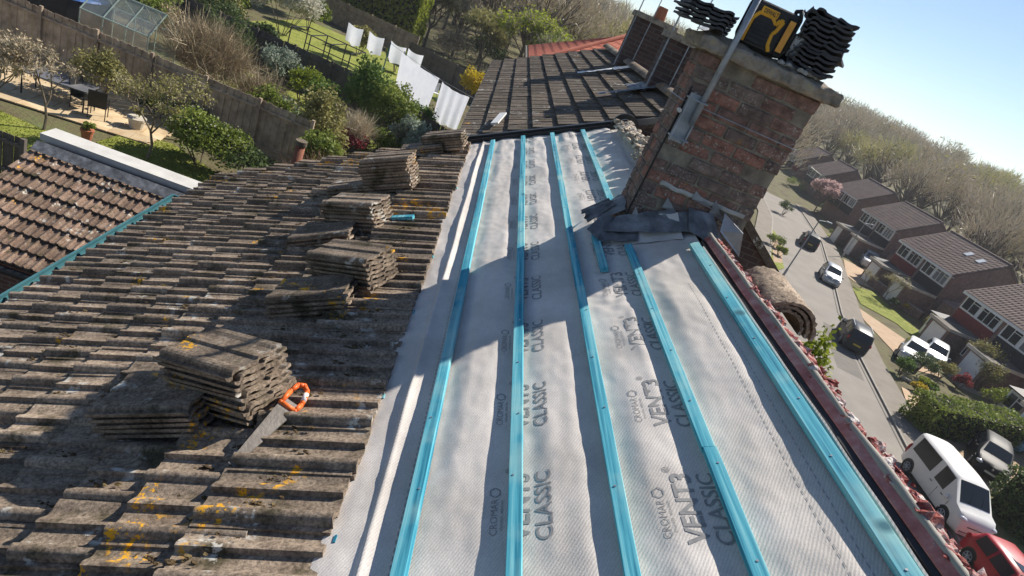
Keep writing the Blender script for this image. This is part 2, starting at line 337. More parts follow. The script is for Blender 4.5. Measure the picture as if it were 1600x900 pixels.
# ================================================================== SETTING
def smooth01(t): t = max(0., min(1., t)); return t*t*(3-2*t)
def hgt(x, y):
    b = 4.0*(1-smooth01((x-4)/13.))-.03
    d = .5*x+.85*y
    b += max(0., min(d, 420)-104)*.058*smooth01((x+y-60)/40.)
    if y < -40: b = b
    return b
def ground_mesh():
    xs = np.unique(np.concatenate([np.linspace(-1500, -80, 18), np.linspace(-80, 130, 106), np.linspace(130, 1800, 26)]))
    ys = np.unique(np.concatenate([np.linspace(-800, -40, 10), np.linspace(-40, 180, 90), np.linspace(180, 2200, 34)]))
    V = np.array([(x, y, hgt(x, y)+(.25*mnoise.noise(Vector((x*.03, y*.03, 0))) if x > 66 or y > 110 else 0)) for x in xs for y in ys])
    ny = len(ys); i, j = np.meshgrid(np.arange(len(xs)-1), np.arange(ny-1), indexing='ij')
    a = (i*ny+j).ravel(); Fc = np.stack([a, a+ny, a+ny+1, a+1], 1)
    return npmesh('ground', V, Fc, m_earth, smooth=True)
struct(obj('ground', ground_mesh()))
def sheet(name, poly, z, mat, t=.0, parent=None):
    mb = MB(); p = [Vector((q[0], q[1], z)) for q in poly]
    if t: mb.prism([v-Vector((0, 0, t)) for v in p], (0, 0, t))
    else: mb.add(p, [tuple(range(len(p)))])
    return mb.build(name, mat, parent)
KERB = [(20., 3.), (23., 13.), (26.6, 26), (28.7, 32.8), (30.3, 38), (33., 45.2), (36.5, 53), (44.6, 72), (50., 90), (53.5, 104), (58, 125), (60, 150)]
def offs(pl, d):
    o = []
    for i, p in enumerate(pl):
        a = Vector(pl[max(0, i-1)]); b = Vector(pl[min(len(pl)-1, i+1)]); t = (b-a).normalized(); nrm = Vector((t.y, -t.x)); o.append(tuple(Vector(p)+nrm*d))
    return o
def strip(name, pl, d0, d1, z, mat, t=0.):
    A, B = offs(pl, d0), offs(pl, d1); mb = MB()
    for i in range(len(pl)-1):
        q = [Vector((*A[i], z)), Vector((*B[i], z)), Vector((*B[i+1], z)), Vector((*A[i+1], z))]
        if t: mb.prism([v-Vector((0, 0, t)) for v in q], (0, 0, t))
        else: mb.add(q, [(0, 1, 2, 3)])
    return mb.build(name, mat)
struct(strip('road', KERB, -6.4, 0, .004, m_asph))
struct(strip('pavement_far', KERB, .13, 2.0, .11, m_pave, .15))
struct(strip('pavement_near', KERB, -8.4, -6.53, .11, m_pave, .15))
struct(strip('kerb_far', KERB, 0., .128, .12, m_conc, .15))
struct(strip('kerb_near', KERB, -6.528, -6.4, .12, m_conc, .15))
struct(strip('road_patch', [(27.2, 33.), (28.6, 37.), (30.2, 41.)], -.9, .9, .007, M('asphalt_patch', [(.13, .12, .108), (.17, .157, .14)], 1, .9, .4, 60, rand=0)))
struct(strip('road_tar_joint', KERB, -.32, -.22, .008, M('tar', [(.03, .028, .025), (.05, .045, .04)], 3, .8, .1)))

# ================================================================== THE HOUSE WE STAND ON
HB = Vector((1.5, 2., 3.9))
house = tag(empty('terraced_house', HB), 'brick terraced house in the foreground, roof half stripped to grey membrane and blue battens', 'house')
def wpart(mb, name, mat, parent, base, smooth=False): o = mb.build(name, mat, parent, smooth); o.location = -base; return o
EAVE_S, RIDGE_S, Y0, Y1 = -3.56, .95, -3.0, 7.2
rid = RP(RIDGE_S, 0); FT = R(33)
def FP(d, y, off=0.): return Vector((rid.x+d*math.cos(FT)+off*math.sin(FT), y, rid.z-d*math.sin(FT)+off*math.cos(FT)))   # front slope
mb = MB(); wx0 = RP(EAVE_S, 0).x+.35; wx1 = FP(4.6, 0).x-.3
ze = RP(EAVE_S+.4, 0).z-.12
prof = [(wx0, 3.5), (wx1, 3.0), (wx1, FP(4.3, 0).z-.2), (rid.x, rid.z-.2), (wx0, ze)]
mb.prism([Vector((x, Y0+.1, z)) for x, z in prof], (0, Y1-Y0-.2, 0)); wpart(mb, 'wall', m_wall_red, house, HB)
mb = MB()     # roof boarding under everything
mb.prism([RP(EAVE_S+.05, Y0, -.10), RP(RIDGE_S, Y0, -.10), RP(RIDGE_S, Y0, -.03), RP(EAVE_S+.05, Y0, -.03)], (0, Y1-Y0, 0))
wpart(mb, 'roof_deck', m_wood_fence_d, house, HB)
mb = MB(); mb.prism([FP(.06, Y0, -.1), FP(4.6, Y0, -.1), FP(4.6, Y0, 0), FP(.06, Y0, 0)], (0, Y1-Y0, 0))
for i in range(15):
    d = .1+i*.3; mb.prism([FP(d, Y0, .01), FP(d+.34, Y0, .03), FP(d+.34, Y0, .045), FP(d, Y0, .025)], (0, Y1-Y0, 0))
wpart(mb, 'front_slope', m_tile, house, HB)
# ---- underlay
SB = [-.53, -.186, .15, .492, .876]
def hU(s, y):
    p = Vector((s*2.2, y*1.1, 3.3)); q = Vector((s*6, y*2.6, 9.1))
    d = min(abs(s-b) for b in SB); k = smooth01((d-.03)/.10)
    h = .004+k*(.010+.018*mnoise.noise(p)+.009*mnoise.noise(q)+.006*(1-abs(mnoise.noise(Vector((s*4+y*1.4, y*.9, 21)))*3))*max(0, mnoise.noise(Vector((s*3, y*1.3, 31)))+.2)) + .002*mnoise.noise(Vector((s*22, y*14, 1)))
    if s < -.5:
        c = -.66+.018*mnoise.noise(Vector((0, y*.9, 4)))+.012*(y-3)/4
        a = .019+.014*mnoise.noise(Vector((2, y*1.1, 7)))
        e = s-c; h += a*(math.exp(-(e/.007)**2) if e < 0 else math.exp(-(e/.026)**2)*(1-.35*smooth01(e/.02)))
    # gathered wrinkles near chimney
    g = math.exp(-((s-.33)/.16)**2-((y-3.3)/.45)**2); h += g*.012*mnoise.noise(Vector((s*16, y*16, 2)))
    if y > 5.5: h += .010*smooth01((y-5.5)/1.5)*mnoise.noise(Vector((s*13, y*5, 2)))
    return max(h, .001)
nu, nv = 210, 620; ss = np.linspace(-.87, .935, nu); ys = np.linspace(-.6, 7.16, nv)
V = np.empty((nu*nv, 3)); k = 0
for s in ss:
    for y in ys: V[k] = RP(s, y, hU(s, y)); k += 1
i, j = np.meshgrid(np.arange(nu-1), np.arange(nv-1), indexing='ij'); a = (i*nv+j).ravel()
und = obj('underlay', npmesh('underlay', V, np.stack([a, a+nv, a+nv+1, a+1], 1), m_under, smooth=True), house); und.location = -HB
# ---- printing on the underlay
def text_mesh(body, size, bold=.0, shear=0.):
    cu = bpy.data.curves.new('t', 'FONT'); cu.body = body; cu.size = size; cu.offset = bold; cu.resolution_u = 3; cu.shear = shear
    to = bpy.data.objects.new('t', cu); me = bpy.data.meshes.new_from_object(to)
    v = np.array([tuple(q.co) for q in me.vertices]); f = [tuple(p.vertices) for p in me.polygons]
    bpy.data.objects.remove(to); bpy.data.meshes.remove(me); bpy.data.curves.remove(cu); return v, f
tx = {}
for kname, body, size, length, bold in (('vent', 'VENT3', .095, .30, .0022), ('classic', 'CLASSIC', .078, .30, .0008), ('crom', 'CROMAR', .036, .155, -.0004), ('reg', '®', .035, None, 0), ('sub', 'ENGLAND · BREATHER', .011, .13, 0)):
    v, f = text_mesh(body, size, bold); v[:, 0] -= v[:, 0].min()
    if length: v[:, 0] *= length/v[:, 0].max()
    tx[kname] = (v, f)
def put_text(mb, key, s0, y0):
    v, f = tx[key]; mb.add([RP(s0-q[1], y0+q[0], hU(s0-q[1], y0+q[0])+.0016) for q in v], f)
def put_lines(mb, pts, wd):
    for (u0, v0), (u1, v1) in zip(pts[:-1], pts[1:]):
        n = Vector((u1-u0, v1-v0)); L = n.length; n = Vector((-n.y, n.x))/L*wd/2
        mb.add([RP(s_, y_, hU(s_, y_)+.0016) for s_, y_ in ((u0-n.x, v0-n.y), (u1-n.x, v1-n.y), (u1+n.x, v1+n.y), (u0+n.x, v0+n.y))], [(0, 1, 2, 3)])
pitch = .55
for sA, ph in ((-.068, 1.395), (.475, 1.335)):
    y = ph-pitch*2
    while y < 6.9:
        for key, ds, dy in (('classic', 0, 0), ('vent', -.075, 0), ('reg', -.135, .305), ('crom', -.18, .03), ('sub', -.163, .05)):
            mb = MB(); put_text(mb, key, sA+ds, y+dy); stuff(mb.build('printed_lettering', m_print, und))
        mb = MB(); c = (sA-.192, y+.215); put_lines(mb, [(c[0]+.019*math.cos(t), c[1]+.022*math.sin(t)) for t in [R(60*q+30) for q in range(7)]], .004)
        mb.build('printed_logo', m_print, und); y += pitch
for sD in (-.572, .735, .80):
    mb = MB(); y = .2
    while y < 7:
        if int(y*1.3) % 4 or sD < 0: put_lines(mb, [(sD, y), (sD, y+.018)], .0028)
        y += .032
    stuff(mb.build('printed_dashes', m_print, und))
# ---- battens
def batten(s, y0, y1, wdt=.047, th=.030, off=.016, rotz=0.):
    mb = MB(); L = y1-y0; n = max(2, int(L/.25)); k = random.random()*50
    def ring(t):
        y = y0+L*t; ds = .004*mnoise.noise(Vector((k, y*.7, 0))); do = .002*mnoise.noise(Vector((k, y*.9, 5)))
        return [RP(s+ds+a*wdt/2, y, off+do+b*th) for a, b in ((-1, 0), (-1, .93), (-.93, 1), (.93, 1), (1, .93), (1, 0))]
    vs = []; fs = []
    for q in range(n+1): vs += ring(q/n)
    for q in range(n):
        for e in range(6): fs.append((q*6+e, q*6+(e+1) % 6, q*6+6+(e+1) % 6, q*6+6+e))
    fs += [tuple(range(6)), tuple(range(n*6, n*6+6))]
    mb.add(vs, fs); return wpart(mb, 'batten', m_batten, house, HB)
for s, a, b in ((SB[0], -.5, 2.45), (SB[0]+.004, 2.453, 7.05), (SB[1], -.5, 7.1), (SB[2], -.5, 3.1), (SB[2]-.004, 3.103, 7.1), (SB[3], -.5, 1.72), (SB[3]-.003, 1.723, 3.62), (SB[3], 4.45, 7.1), (SB[4], -.5, 3.55), (.305, 3.30, 3.85)):
    batten(s, a, b, .058 if s == SB[4] else .047)
# nails in the battens
mb = MB()
for s in SB:
    for q in range(17):
        y = .4+q*.4+random.uniform(-.05, .05)
        if s == SB[3] and 3.6 < y < 4.5 or s == SB[4] and y > 3.5: continue
        p = RP(s+random.uniform(-.012, .012), y, .046); mb.tube(p, p+NV*.0025, .0045, .0045, 6)
stuff(wpart(mb, 'nail', m_steel, house, HB))
# ---- ridge side: white membrane lap, red strip, grey bead, broken bedding mortar
def ridge_strip(name, mat, pts_fn, y0, y1, n=90, smooth=False):
    mb = MB(); rings = [pts_fn(y0+(y1-y0)*q/n) for q in range(n+1)]; k = len(rings[0]); vs = [v for r in rings for v in r]
    mb.add(vs, [(q*k+e, q*k+e+1, q*k+k+e+1, q*k+k+e) for q in range(n) for e in range(k-1)]); return wpart(mb, name, mat, house, HB, smooth)
nz = lambda y, a, f=3.: mnoise.noise(Vector((a, y*f, a*2)))
ridge_strip('membrane_edge', m_under, lambda y: [RP(.905, y, .004), RP(.918+.004*nz(y, 1), y, .035+.01*nz(y, 2)), RP(.926+.004*nz(y, 1), y, .036+.01*nz(y, 2)), RP(.932, y, .0)], -.5, 3.5)
ridge_strip('ridge_timber', m_black, lambda y: [RP(.93, y, .004), RP(.935, y, .03), RP(.958, y, .03), RP(.96, y, .0)], -.5, 3.6)
ridge_strip('red_mortar_strip', m_red_tim, lambda y: [RP(.957, y, 0), RP(.958+.003*nz(y, 4), y, .036+.004*nz(y, 3)), RP(.992+.006*nz(y, 5), y, .046+.006*nz(y, 6)), RP(1.0, y, 0)], -.5, 3.62)
ridge_strip('pointing_bead', m_conc, lambda y: [RP(.988, y, .02), RP(.992+.006*nz(y, 5), y, .048+.006*nz(y, 6)), RP(1.003+.006*nz(y, 7), y, .058+.01*nz(y, 8)), RP(1.016+.008*nz(y, 9), y, .05+.012*nz(y, 8)), RP(1.03, y, .0)], -.5, 3.66, 140, True)
mb = MB()
for q in range(620):
    y = -.4+4.0*random.random(); d = abs(random.gauss(.0, .05))*(1+.5*math.sin(y*9)); r = random.uniform(.007, .024)*(1.25 if d < .05 else .9)
    mb.ellipsoid(FP(.0+d, y, .055+d*.35+.02*random.random()), (r*1.1, r*1.4, r*random.uniform(.6, 1.1)), 7, 5, .9, 0, q)
stuff(wpart(mb, 'broken_mortar', m_red_mort, house, HB))
mb = MB()
for q in range(20):
    y = .2+q*.175; e = random.uniform(.05, .16); mb.prism([FP(.0, y, .03), FP(e, y+.03*random.random(), .055+e*.4), FP(e+.01, y+random.uniform(.05, .12), .06+e*.4), FP(.0, y+.13, .05)], NV*.018)
stuff(wpart(mb, 'mortar_bed_fragments', m_red_mort, house, HB))
# far part of the ridge: old bedding, its end cap and black bonding strip to the neighbour
ridge_strip('old_ridge_bedding', m_white_mortar, lambda y: [RP(.86+.03*nz(y, 3, 5), y, .0), RP(.89+.03*nz(y, 11, 6), y, .06+.02*nz(y, 12, 7)), RP(.95, y, .10+.02*nz(y, 13, 7)), RP(1.02+.02*nz(y, 14, 6), y, .09+.02*nz(y, 15, 8)), RP(1.06, y, .0)], 4.35, 7.0, 60)
mb = MB(); c0 = RP(.95, 7.02, .02)
for q in range(12):
    a0, a1 = math.pi*q/12, math.pi*(q+1)/12
    for r0, r1 in ((.105, .16),):
        mb.prism([c0+SV*(r*math.cos(a))+NV*(r*math.sin(a)) for r, a in ((r0, a0), (r1, a0), (r1, a1), (r0, a1))], (0, .03, 0))
wpart(mb, 'ridge_end_cap', m_black, house, HB)
mb = MB(); mb.prism([RP(-.98, 7.16, .0), RP(1.1, 7.16, .0), RP(1.1, 7.16, .05), RP(-.98, 7.16, .05)], (0, .05, 0)); mb.prism([RP(-.98, 7.21, .03), RP(1.1, 7.21, .03), RP(1.1, 7.21, .075), RP(-.98, 7.21, .075)], (0, .07, 0))
wpart(mb, 'bonding_gutter', m_black, house, HB)
# ---- roof tiles
TL, TW, COV, GAU = .46, .285, .255, .284
def tile_mesh(name, mat, seed, broken=False, L=TL, W=TW, rh=.035, th=.026):
    random.seed(seed); mb = MB(); pr = []
    def zroll(y, c, hw, h): t = (y-c)/hw; return h*math.sqrt(max(0, 1-t*t)) if abs(t) < 1 else 0
    ysn = [0, .012, .028, .033, .042, .056, .070, .079, .084, .12, .150, .158, .164, .176, .190, .203, .209, .218, .240, .262, W-.004, W]
    for y in ysn:
        z = max(zroll(y, .056, .029, rh), (.62*rh*smooth01((.222-y)/.05) if y >= .162 else 0))
        if y < .030: z = rh*.25 if y < .010 else -.008
        if y > .255: z += .006
        pr.append((y, z))
    k = len(pr); nx = 4; vs = []
    for top in (1, 0):
        for q in range(nx+1):
            x = L*q/nx
            for y, z in pr:
                xx = x+(.006*mnoise.noise(Vector((y*30, seed, 0))) if q in (0, nx) else 0)
                vs.append((xx, y, z+(0 if top else -th)+.0015*mnoise.noise(Vector((x*14, y*20, seed)))))
    fs = []; o = (nx+1)*k
    for q in range(nx):
        for e in range(k-1):
            a = q*k+e; fs.append((a, a+k, a+k+1, a+1)); fs.append((o+a, o+a+1, o+a+k+1, o+a+k))
    for e in range(k-1): fs.append((e, e+1, o+e+1, o+e)); a = nx*k+e; fs.append((a, o+a, o+a+1, a+1))
    for q in range(nx): a = q*k; fs.append((a, o+a, o+a+k, a+k)); a = q*k+k-1; fs.append((a, a+k, o+a+k, o+a))
    mb.add(vs, fs); return mb.mesh(name, mat, False)
tmeshes = [tile_mesh('roof_tile', m_tile, q+1) for q in range(4)]
for me in tmeshes:
    me.polygons.foreach_set('use_smooth', [True]*len(me.polygons)); me.set_sharp_from_angle(angle=R(50))
tilt = math.atan(.043/GAU)
lmeshes = [tile_mesh('loose_tile', m_tile, q+21, rh=.014, th=.014, L=.43) for q in range(3)]
random.seed(11)
RM4 = RMAT.to_4x4()
tiles_xyz = []; extra = MB(); ncourse = 9
for c in range(ncourse):
    s_t = -.775-TL-GAU*c
    yend = 7.12+(s_t+1.0)*.22
    q = 0
    while True:
        y = yend-COV*(q+1); q += 1
        if y < -.6: break
        mat4 = Matrix.Translation(RP(s_t+random.gauss(0, .006), y+random.gauss(0, .003), .098+random.gauss(0, .003))) @ RM4 @ Matrix.Rotation(tilt+random.gauss(0, .006), 4, 'Y') @ Matrix.Rotation(random.gauss(0, .012), 4, 'Z') @ Matrix.Rotation(random.gauss(0, .008), 4, 'X')
        me = random.choice(tmeshes)
        if y > .15:
            o = obj('roof_tile', me, house); o.matrix_local = Matrix.Translation(-HB) @ mat4; tiles_xyz.append((s_t, y))
        else: extra.add([mat4@v.co for v in me.vertices], [tuple(p.vertices) for p in me.polygons])
stuff(wpart(extra, 'roof_tile_field', m_tile, house, HB))
# starter battens peeping out under the tile edge
mb = MB()
for q in range(26):
    y = .4+q*.26
    if q % 3 == 1: mb.box(RP(-.772+random.uniform(-.006, .004), y, .018), (.008, .03, .01), RMAT)
stuff(wpart(mb, 'batten_end', m_batten, house, HB))
# moss lying in the troughs
random.seed(5); Vm = []; Fm = []
def moss_blob(p, r):
    mbx.ellipsoid(p, (r*random.uniform(1, 2.1), r*random.uniform(.7, 1.1), r*.55), 6, 4, 1.2, 0, random.random()*90)
mbx = MB()
for st, y in tiles_xyz:
    dens = .8+1.6*max(0., mnoise.noise(Vector((st*1.5, y*1.2, 3))))+ (1.2 if st > -1.7 else .0)
    for tr in (.115, .232):
        if random.random() < .42*dens:
            c_ = random.uniform(.02, .26)
            for q in range(random.randint(6, 16)):
                moss_blob(RP(st+c_+random.gauss(0, .05), y+tr+random.gauss(0, .012), .098-.043*(c_/GAU)*1.0+random.uniform(0, .004)), random.uniform(.003, .0085))
stuff(wpart(mbx, 'moss', m_moss, house, HB))
# gutter at the eave
mb = MB(); g0 = RP(EAVE_S-.10, 0, .02); ge = 5.95
for q in range(10):
    a0, a1 = math.pi+math.pi*q/10, math.pi+math.pi*(q+1)/10
    mb.prism([g0+Vector((r*math.cos(a), 0, r*math.sin(a))) for r, a in ((.055, a0), (.062, a0), (.062, a1), (.055, a1))], (0, ge, 0))
gut = wpart(mb, 'gutter', m_teal, house, HB)
mb = MB(); mb.box2((g0.x-.075, 0, g0.z-.03), (g0.x-.058, ge, g0.z+.03)); mb.box2((g0.x-.066, ge, g0.z-.066), (g0.x+.066, ge+.02, g0.z+.02)); mb.build('gutter_lip', m_teal, gut)
mb = MB(); mb.box2((g0.x+.066, Y0, g0.z-.14), (g0.x+.09, ge+.3, g0.z+.03)); wpart(mb, 'fascia', m_teal, house, HB)
# ---- chimney
CX0, CX1, CY0, CY1, CT = 1.125, 1.905, 3.92, 4.2575, CZ+.085
mb = MB(); mb.box2((CX0+.008, CY0+.008, CZ-1.75), (CX1-.008, CY1-.008, CT+.02)); chim = wpart(mb, 'chimney', m_mortar, house, HB)
def brick_mesh(lx, ly, lz, seed):
    random.seed(seed); bm = bmesh.new(); bmesh.ops.create_cube(bm, size=1)
    for v in bm.verts: v.co = Vector((v.co.x*lx, v.co.y*ly, v.co.z*lz))+Vector((random.gauss(0, .0025), random.gauss(0, .0025), random.gauss(0, .0022)))
    bmesh.ops.bevel(bm, geom=list(bm.edges), offset=.006, segments=1, affect='EDGES')
    me = bpy.data.meshes.new('brick'); bm.to_mesh(me); bm.free(); me.materials.append(m_brick); return me
bfull = [brick_mesh(.217, .1025, .072, q) for q in range(4)]; bhalf = [brick_mesh(.1, .1025, .072, 9+q) for q in range(3)]
random.seed(21); course = 0; z = CZ-1.72
while z+.065 < CT+.03:
    for row, yc in enumerate((CY0+.05125, (CY0+CY1)/2, CY1-.05125)):
        pat = [.215, .215, .215, .1] if (course+row) % 2 == 0 else [.1, .215, .215, .215]
        if row == 1: pat = [.215, None, None, .215]
        if row == 1:
            xs_ = [(CX0+.1075, .215), (CX1-.1075, .215)]
        else:
            xs_ = []; x = CX0
            for L_ in pat: xs_.append((x+L_/2, L_)); x += L_+.0117
        for xc, L_ in xs_:
            d = random.gauss(0, .003)-(random.random() < .12)*random.uniform(.006, .016)
            b = obj('brick', random.choice(bfull if L_ > .2 else bhalf), chim, (xc, yc+(-d if row == 0 else d if row == 2 else 0), z+.0325+random.gauss(0, .0015)), (random.gauss(0, .012), random.gauss(0, .010), random.gauss(0, .012)))
    z += .0825; course += 1
# crown slab, lumpy
def crown():
    mb = MB(); nx, ny = 34, 16; x0, x1, y0, y1 = CX0-.075, CX1+.065, CY0-.06, CY1+.06
    def P(u, v, lay):
        x, y = x0+(x1-x0)*u, y0+(y1-y0)*v
        e = min(u*(x1-x0), (1-u)*(x1-x0), v*(y1-y0), (1-v)*(y1-y0))
        top = CT+.085+.03*smooth01(e/.12)+.012*mnoise.noise(Vector((x*11, y*11, 0)))+.006*mnoise.noise(Vector((x*40, y*40, 3)))
        if e < .001:
            j = .014*mnoise.noise(Vector((x*9, y*9, 8))); x += j*(1 if u > .5 else -1); y += .014*mnoise.noise(Vector((x*13, y*13, 4)))*(1 if v > .5 else -1)
        return Vector((x, y, top if lay else CT+.006+.008*mnoise.noise(Vector((x*12, y*12, 6)))))
    mb.grid(lambda u, v: P(u, v, 1), nx, ny); mb.grid(lambda u, v: P(u, v, 0), nx, ny)
    for (fu, n_) in ((lambda t: (t, 0.), nx), (lambda t: (t, 1.), nx), (lambda t: (0., t), ny), (lambda t: (1., t), ny)):
        def side(t, w_):
            u, v = fu(t); a, b = P(u, v, 0), P(u, v, 1); p = a.lerp(b, w_)
            if 0 < w_ < 1:
                o = .016*mnoise.noise(p*16)+.012*mnoise.noise(p*38)+.010; p.x += o*(1 if u == 1 else -1 if u == 0 else 0); p.y += o*(1 if v == 1 else -1 if v == 0 else 0)
            return p
        mb.grid(side, n_*2, 6)
    o = mb.build('crown_slab', m_crown, chim, True)
crown()
mb = MB(); mb.grid(lambda u, v: Vector((CX0+.11+.62*u, CY0-.006-.004*math.sin(math.pi*v), CZ-.735+.012*mnoise.noise(Vector((u*8, 0, 0)))+.028*v)), 20, 3); mb.build('white_mortar_band', m_white_mortar, chim)
mb = MB(); zz = CZ-.21; mb.path([(CX0-.01, CY1+.01, zz), (CX0-.012, CY0-.012, zz), (CX1+.012, CY0-.012, zz-.005), (CX1+.012, CY1+.01, zz)], .0035, 6); mb.build('lashing_wire', m_galv, chim)
mb = MB(); mb.tube((CX0+.004, CY0-.006, CZ-1.1), (CX0+.006, CY0-.01, CZ-.12), .007, .007, 6); mb.build('cable', m_black, chim)
# lead flashing
def lead(name, pts_u0, pts_u1, amp, seed, mat=None, n=8, m=3, th=.003):
    mb = MB()
    def fn(u, v):
        k = u*(len(pts_u0)-1); i = min(int(k), len(pts_u0)-2); t = k-i
        a = Vector(pts_u0[i]).lerp(Vector(pts_u0[i+1]), t); b = Vector(pts_u1[i]).lerp(Vector(pts_u1[i+1]), t); p = a.lerp(b, v)
        return p+Vector((mnoise.noise(Vector((u*7, v*3, seed))), mnoise.noise(Vector((u*7, v*3, seed+9))), mnoise.noise(Vector((u*7, v*3, seed+5)))))*amp
    mb.grid(fn, n, m); o = mb.build('lead_flashing', mat or m_lead, chim)
    md = o.modifiers.new('s', 'SOLIDIFY'); md.thickness = th; return o
def RQ(s, y, off): return tuple(RP(s, y, off))
fy = CY0-.012
zf = lambda x: RP((x-.735)/math.cos(TH), 0, 0).z if x < rid.x else FP((x-rid.x)/math.cos(FT), 0).z
lead('apron', [(1.07, fy-.01, zf(1.08)+.15), (1.3, fy-.02, zf(1.3)+.17), (1.52, fy-.02, zf(1.52)+.13)], [(1.00, fy-.13, zf(1.0)+.10), (1.28, fy-.17, zf(1.28)+.07), (1.52, fy-.15, zf(1.52)+.04)], .014, 1)
lead('apron', [(.98, fy-.02, zf(.98)+.19), (1.1, fy-.03, zf(1.1)+.13), (1.22, fy-.04, zf(1.22)+.10)], [(.90, fy-.14, zf(.9)+.13), (1.0, fy-.20, zf(1.0)+.05), (1.22, fy-.20, zf(1.22)+.03)], .018, 4)
lead('apron', [(1.48, fy-.01, zf(1.48)+.17), (1.65, fy-.02, zf(1.65)+.19), (1.82, fy-.01, zf(1.82)+.14)], [(1.50, fy-.16, zf(1.5)+.05), (1.66, fy-.2, zf(1.66)+.05), (1.9, fy-.12, zf(1.9)+.08)], .022, 7)
lead('side', [(CX0-.01, fy+.02, zf(1.1)+.2), (CX0-.012, fy+.16, zf(1.1)+.24), (CX0-.01, fy+.34, zf(1.1)+.2)], [(CX0-.15, fy+.0, zf(.98)+.12), (CX0-.17, fy+.17, zf(.98)+.17), (CX0-.13, fy+.34, zf(.98)+.06)], .024, 11)
lead('side', [(CX0-.06, fy+.1, zf(1.08)+.2), (CX0-.1, fy+.22, zf(1.05)+.2)], [(CX0-.2, fy+.02, zf(.95)+.10), (CX0-.26, fy+.12, zf(.9)+.16)], .03, 15)
for q, (x0, dz, sx, sz, mt) in enumerate(((1.16, .17, .09, .075, m_lead_bright), (1.32, .22, .13, .075, m_lead_bright), (1.47, .26, .16, .06, m_lead_bright), (1.62, .20, .12, .10, m_lead))):
    zb = zf(min(x0, 1.5))+dz-.03
    mb = MB(); mb.prism([Vector((x0, fy-.012, zb)), Vector((x0+sx, fy-.02, zb-.01)), Vector((x0+sx*.5, fy-.03, zb+sz*.35)), Vector((x0, fy-.015, zb+sz))], (0, .004, 0)); mb.build('lead_wedge', mt, chim)
mb = MB(); mb.prism([Vector((1.7, fy-.13, zf(1.7)+.16)), Vector((1.93, fy-.08, zf(1.9)+.17)), Vector((1.86, fy-.10, zf(1.86)+.30)), Vector((1.68, fy-.1, zf(1.7)+.27))], (.0, .005, .004)); mb.build('lead_wedge', m_lead_bright, chim)
# underlay turned up against the chimney
mb = MB(); mb.grid(lambda u, v: RP(.40+.45*u, CY0-.22+.17*v+.02*mnoise.noise(Vector((u*5, v*3, 1))), .012+.10*v**2+.02*u*v+.012*mnoise.noise(Vector((u*6, v*2, 8)))), 24, 10); o = wpart(mb, 'underlay_upstand', m_under, house, HB, True)
# aerial bracket and pole on the chimney
mb = MB(); p0 = atY(1090, 175, CY0-.035); p1 = atY(1112, 132, CY0-.035); dd = (p1-p0)
bk = Vector((1.19, CY0-.02, CZ-.30))
mb.box(bk, (.10, .012, .30)); mb.box(bk+Vector((-.047, -.02, 0)), (.008, .04, .30)); mb.box(bk+Vector((.047, -.02, 0)), (.008, .04, .30))
br = mb.build('aerial_bracket', m_galv, chim)
mb = MB(); mb.tube(bk+Vector((.03, -.045, -.02)), bk+Vector((.035, -.05, .95)), .019, .019, 14); mb.build('aerial_pole', m_galv, chim, True)
mb = MB()
for dz in (-.12, .12): mb.path([bk+Vector((-.06, -.004, dz)), bk+Vector((-.04, -.05, dz)), bk+Vector((.055, -.07, dz)), bk+Vector((.07, -.02, dz))], .006, 6)
mb.tube(bk+Vector((-.07, -.03, .03)), bk+Vector((-.07, .0, .03)), .014, .014, 8); mb.build('clamp', m_steel, br)

# ================================================================== LOOSE THINGS ON THE ROOF
ordw = ['topmost', 'second', 'third', 'fourth', 'fifth', 'sixth', 'seventh', 'eighth', 'ninth', 'tenth']
def stack(s, y, yaw, n, where, tiltx=0., tilty=0., lift=.115, dz=.0265, yl=0.):
    random.seed(int(s*100+y*1000))
    for q in range(n):
        off = lift+q*dz
        m4 = Matrix.Translation(RP(s, y, off)) @ RM4 @ Matrix.Rotation(yaw+random.gauss(0, .018), 4, 'Z') @ Matrix.Rotation(tilty*(1 if n > 1 else 0), 4, 'Y') @ Matrix.Rotation(tiltx, 4, 'X') @ Matrix.Translation((-TL/2+random.gauss(0, .006), -TW/2+random.gauss(0, .005), 0))
        o = obj('loose_tile', random.choice(lmeshes)); o.matrix_world = m4
        k = n-1-q
        lab = (f'topmost tile of {where}' if k == 0 else f'{"bottom" if q == 0 else ordw[k]+" from the top"} tile of {where}')
        tag(o, 'grey '+lab, 'roof tile', 'loose roof tiles stacked on the old tiles')
def sy(px, py, off=0.): return roof_px(px, py, off)
stack(*sy(378, 634, .06), R(-23), 9, 'the big near stack by the saw', R(-3), R(3), dz=.028)
stack(*sy(272, 662, .06), R(-4), 5, 'the shaded stack left of the saw', 0, R(1))
stack(*sy(562, 446, .06), R(-24), 7, 'the stack in the slope middle', R(-2), R(2), dz=.028)
stack(*sy(500, 484, .06), R(-2), 4, 'the dark stack left of mid-slope')
stack(*sy(566, 357, .06), R(-19), 7, 'the stack with the blue offcut', R(-2), R(2), dz=.028)
stack(*sy(512, 382, .06), R(2), 3, 'the low stack left of the offcut')
stack(*sy(618, 300, .06), R(-7), 11, 'the tall stack near the verge')
stack(*sy(560, 304, .06), R(2), 3, 'the low stack beside the tall one')
stack(*sy(700, 236, .06), R(-6), 6, 'the farthest stack at the verge')
stack(*sy(665, 243, .06), R(4), 3, 'the flat pile beside the farthest')
s_, y_ = sy(630, 344, .08)
mb = MB(); mb.box((0, 0, 0), (.30, .047, .025)); o = mb.build('batten_offcut', m_batten); o.matrix_world = Matrix.Translation(RP(s_-.06, y_, .105)) @ RM4 @ Matrix.Rotation(R(-10), 4, 'Z'); tag(o, 'short blue batten offcut lying beside the mossy tile stack', 'timber')
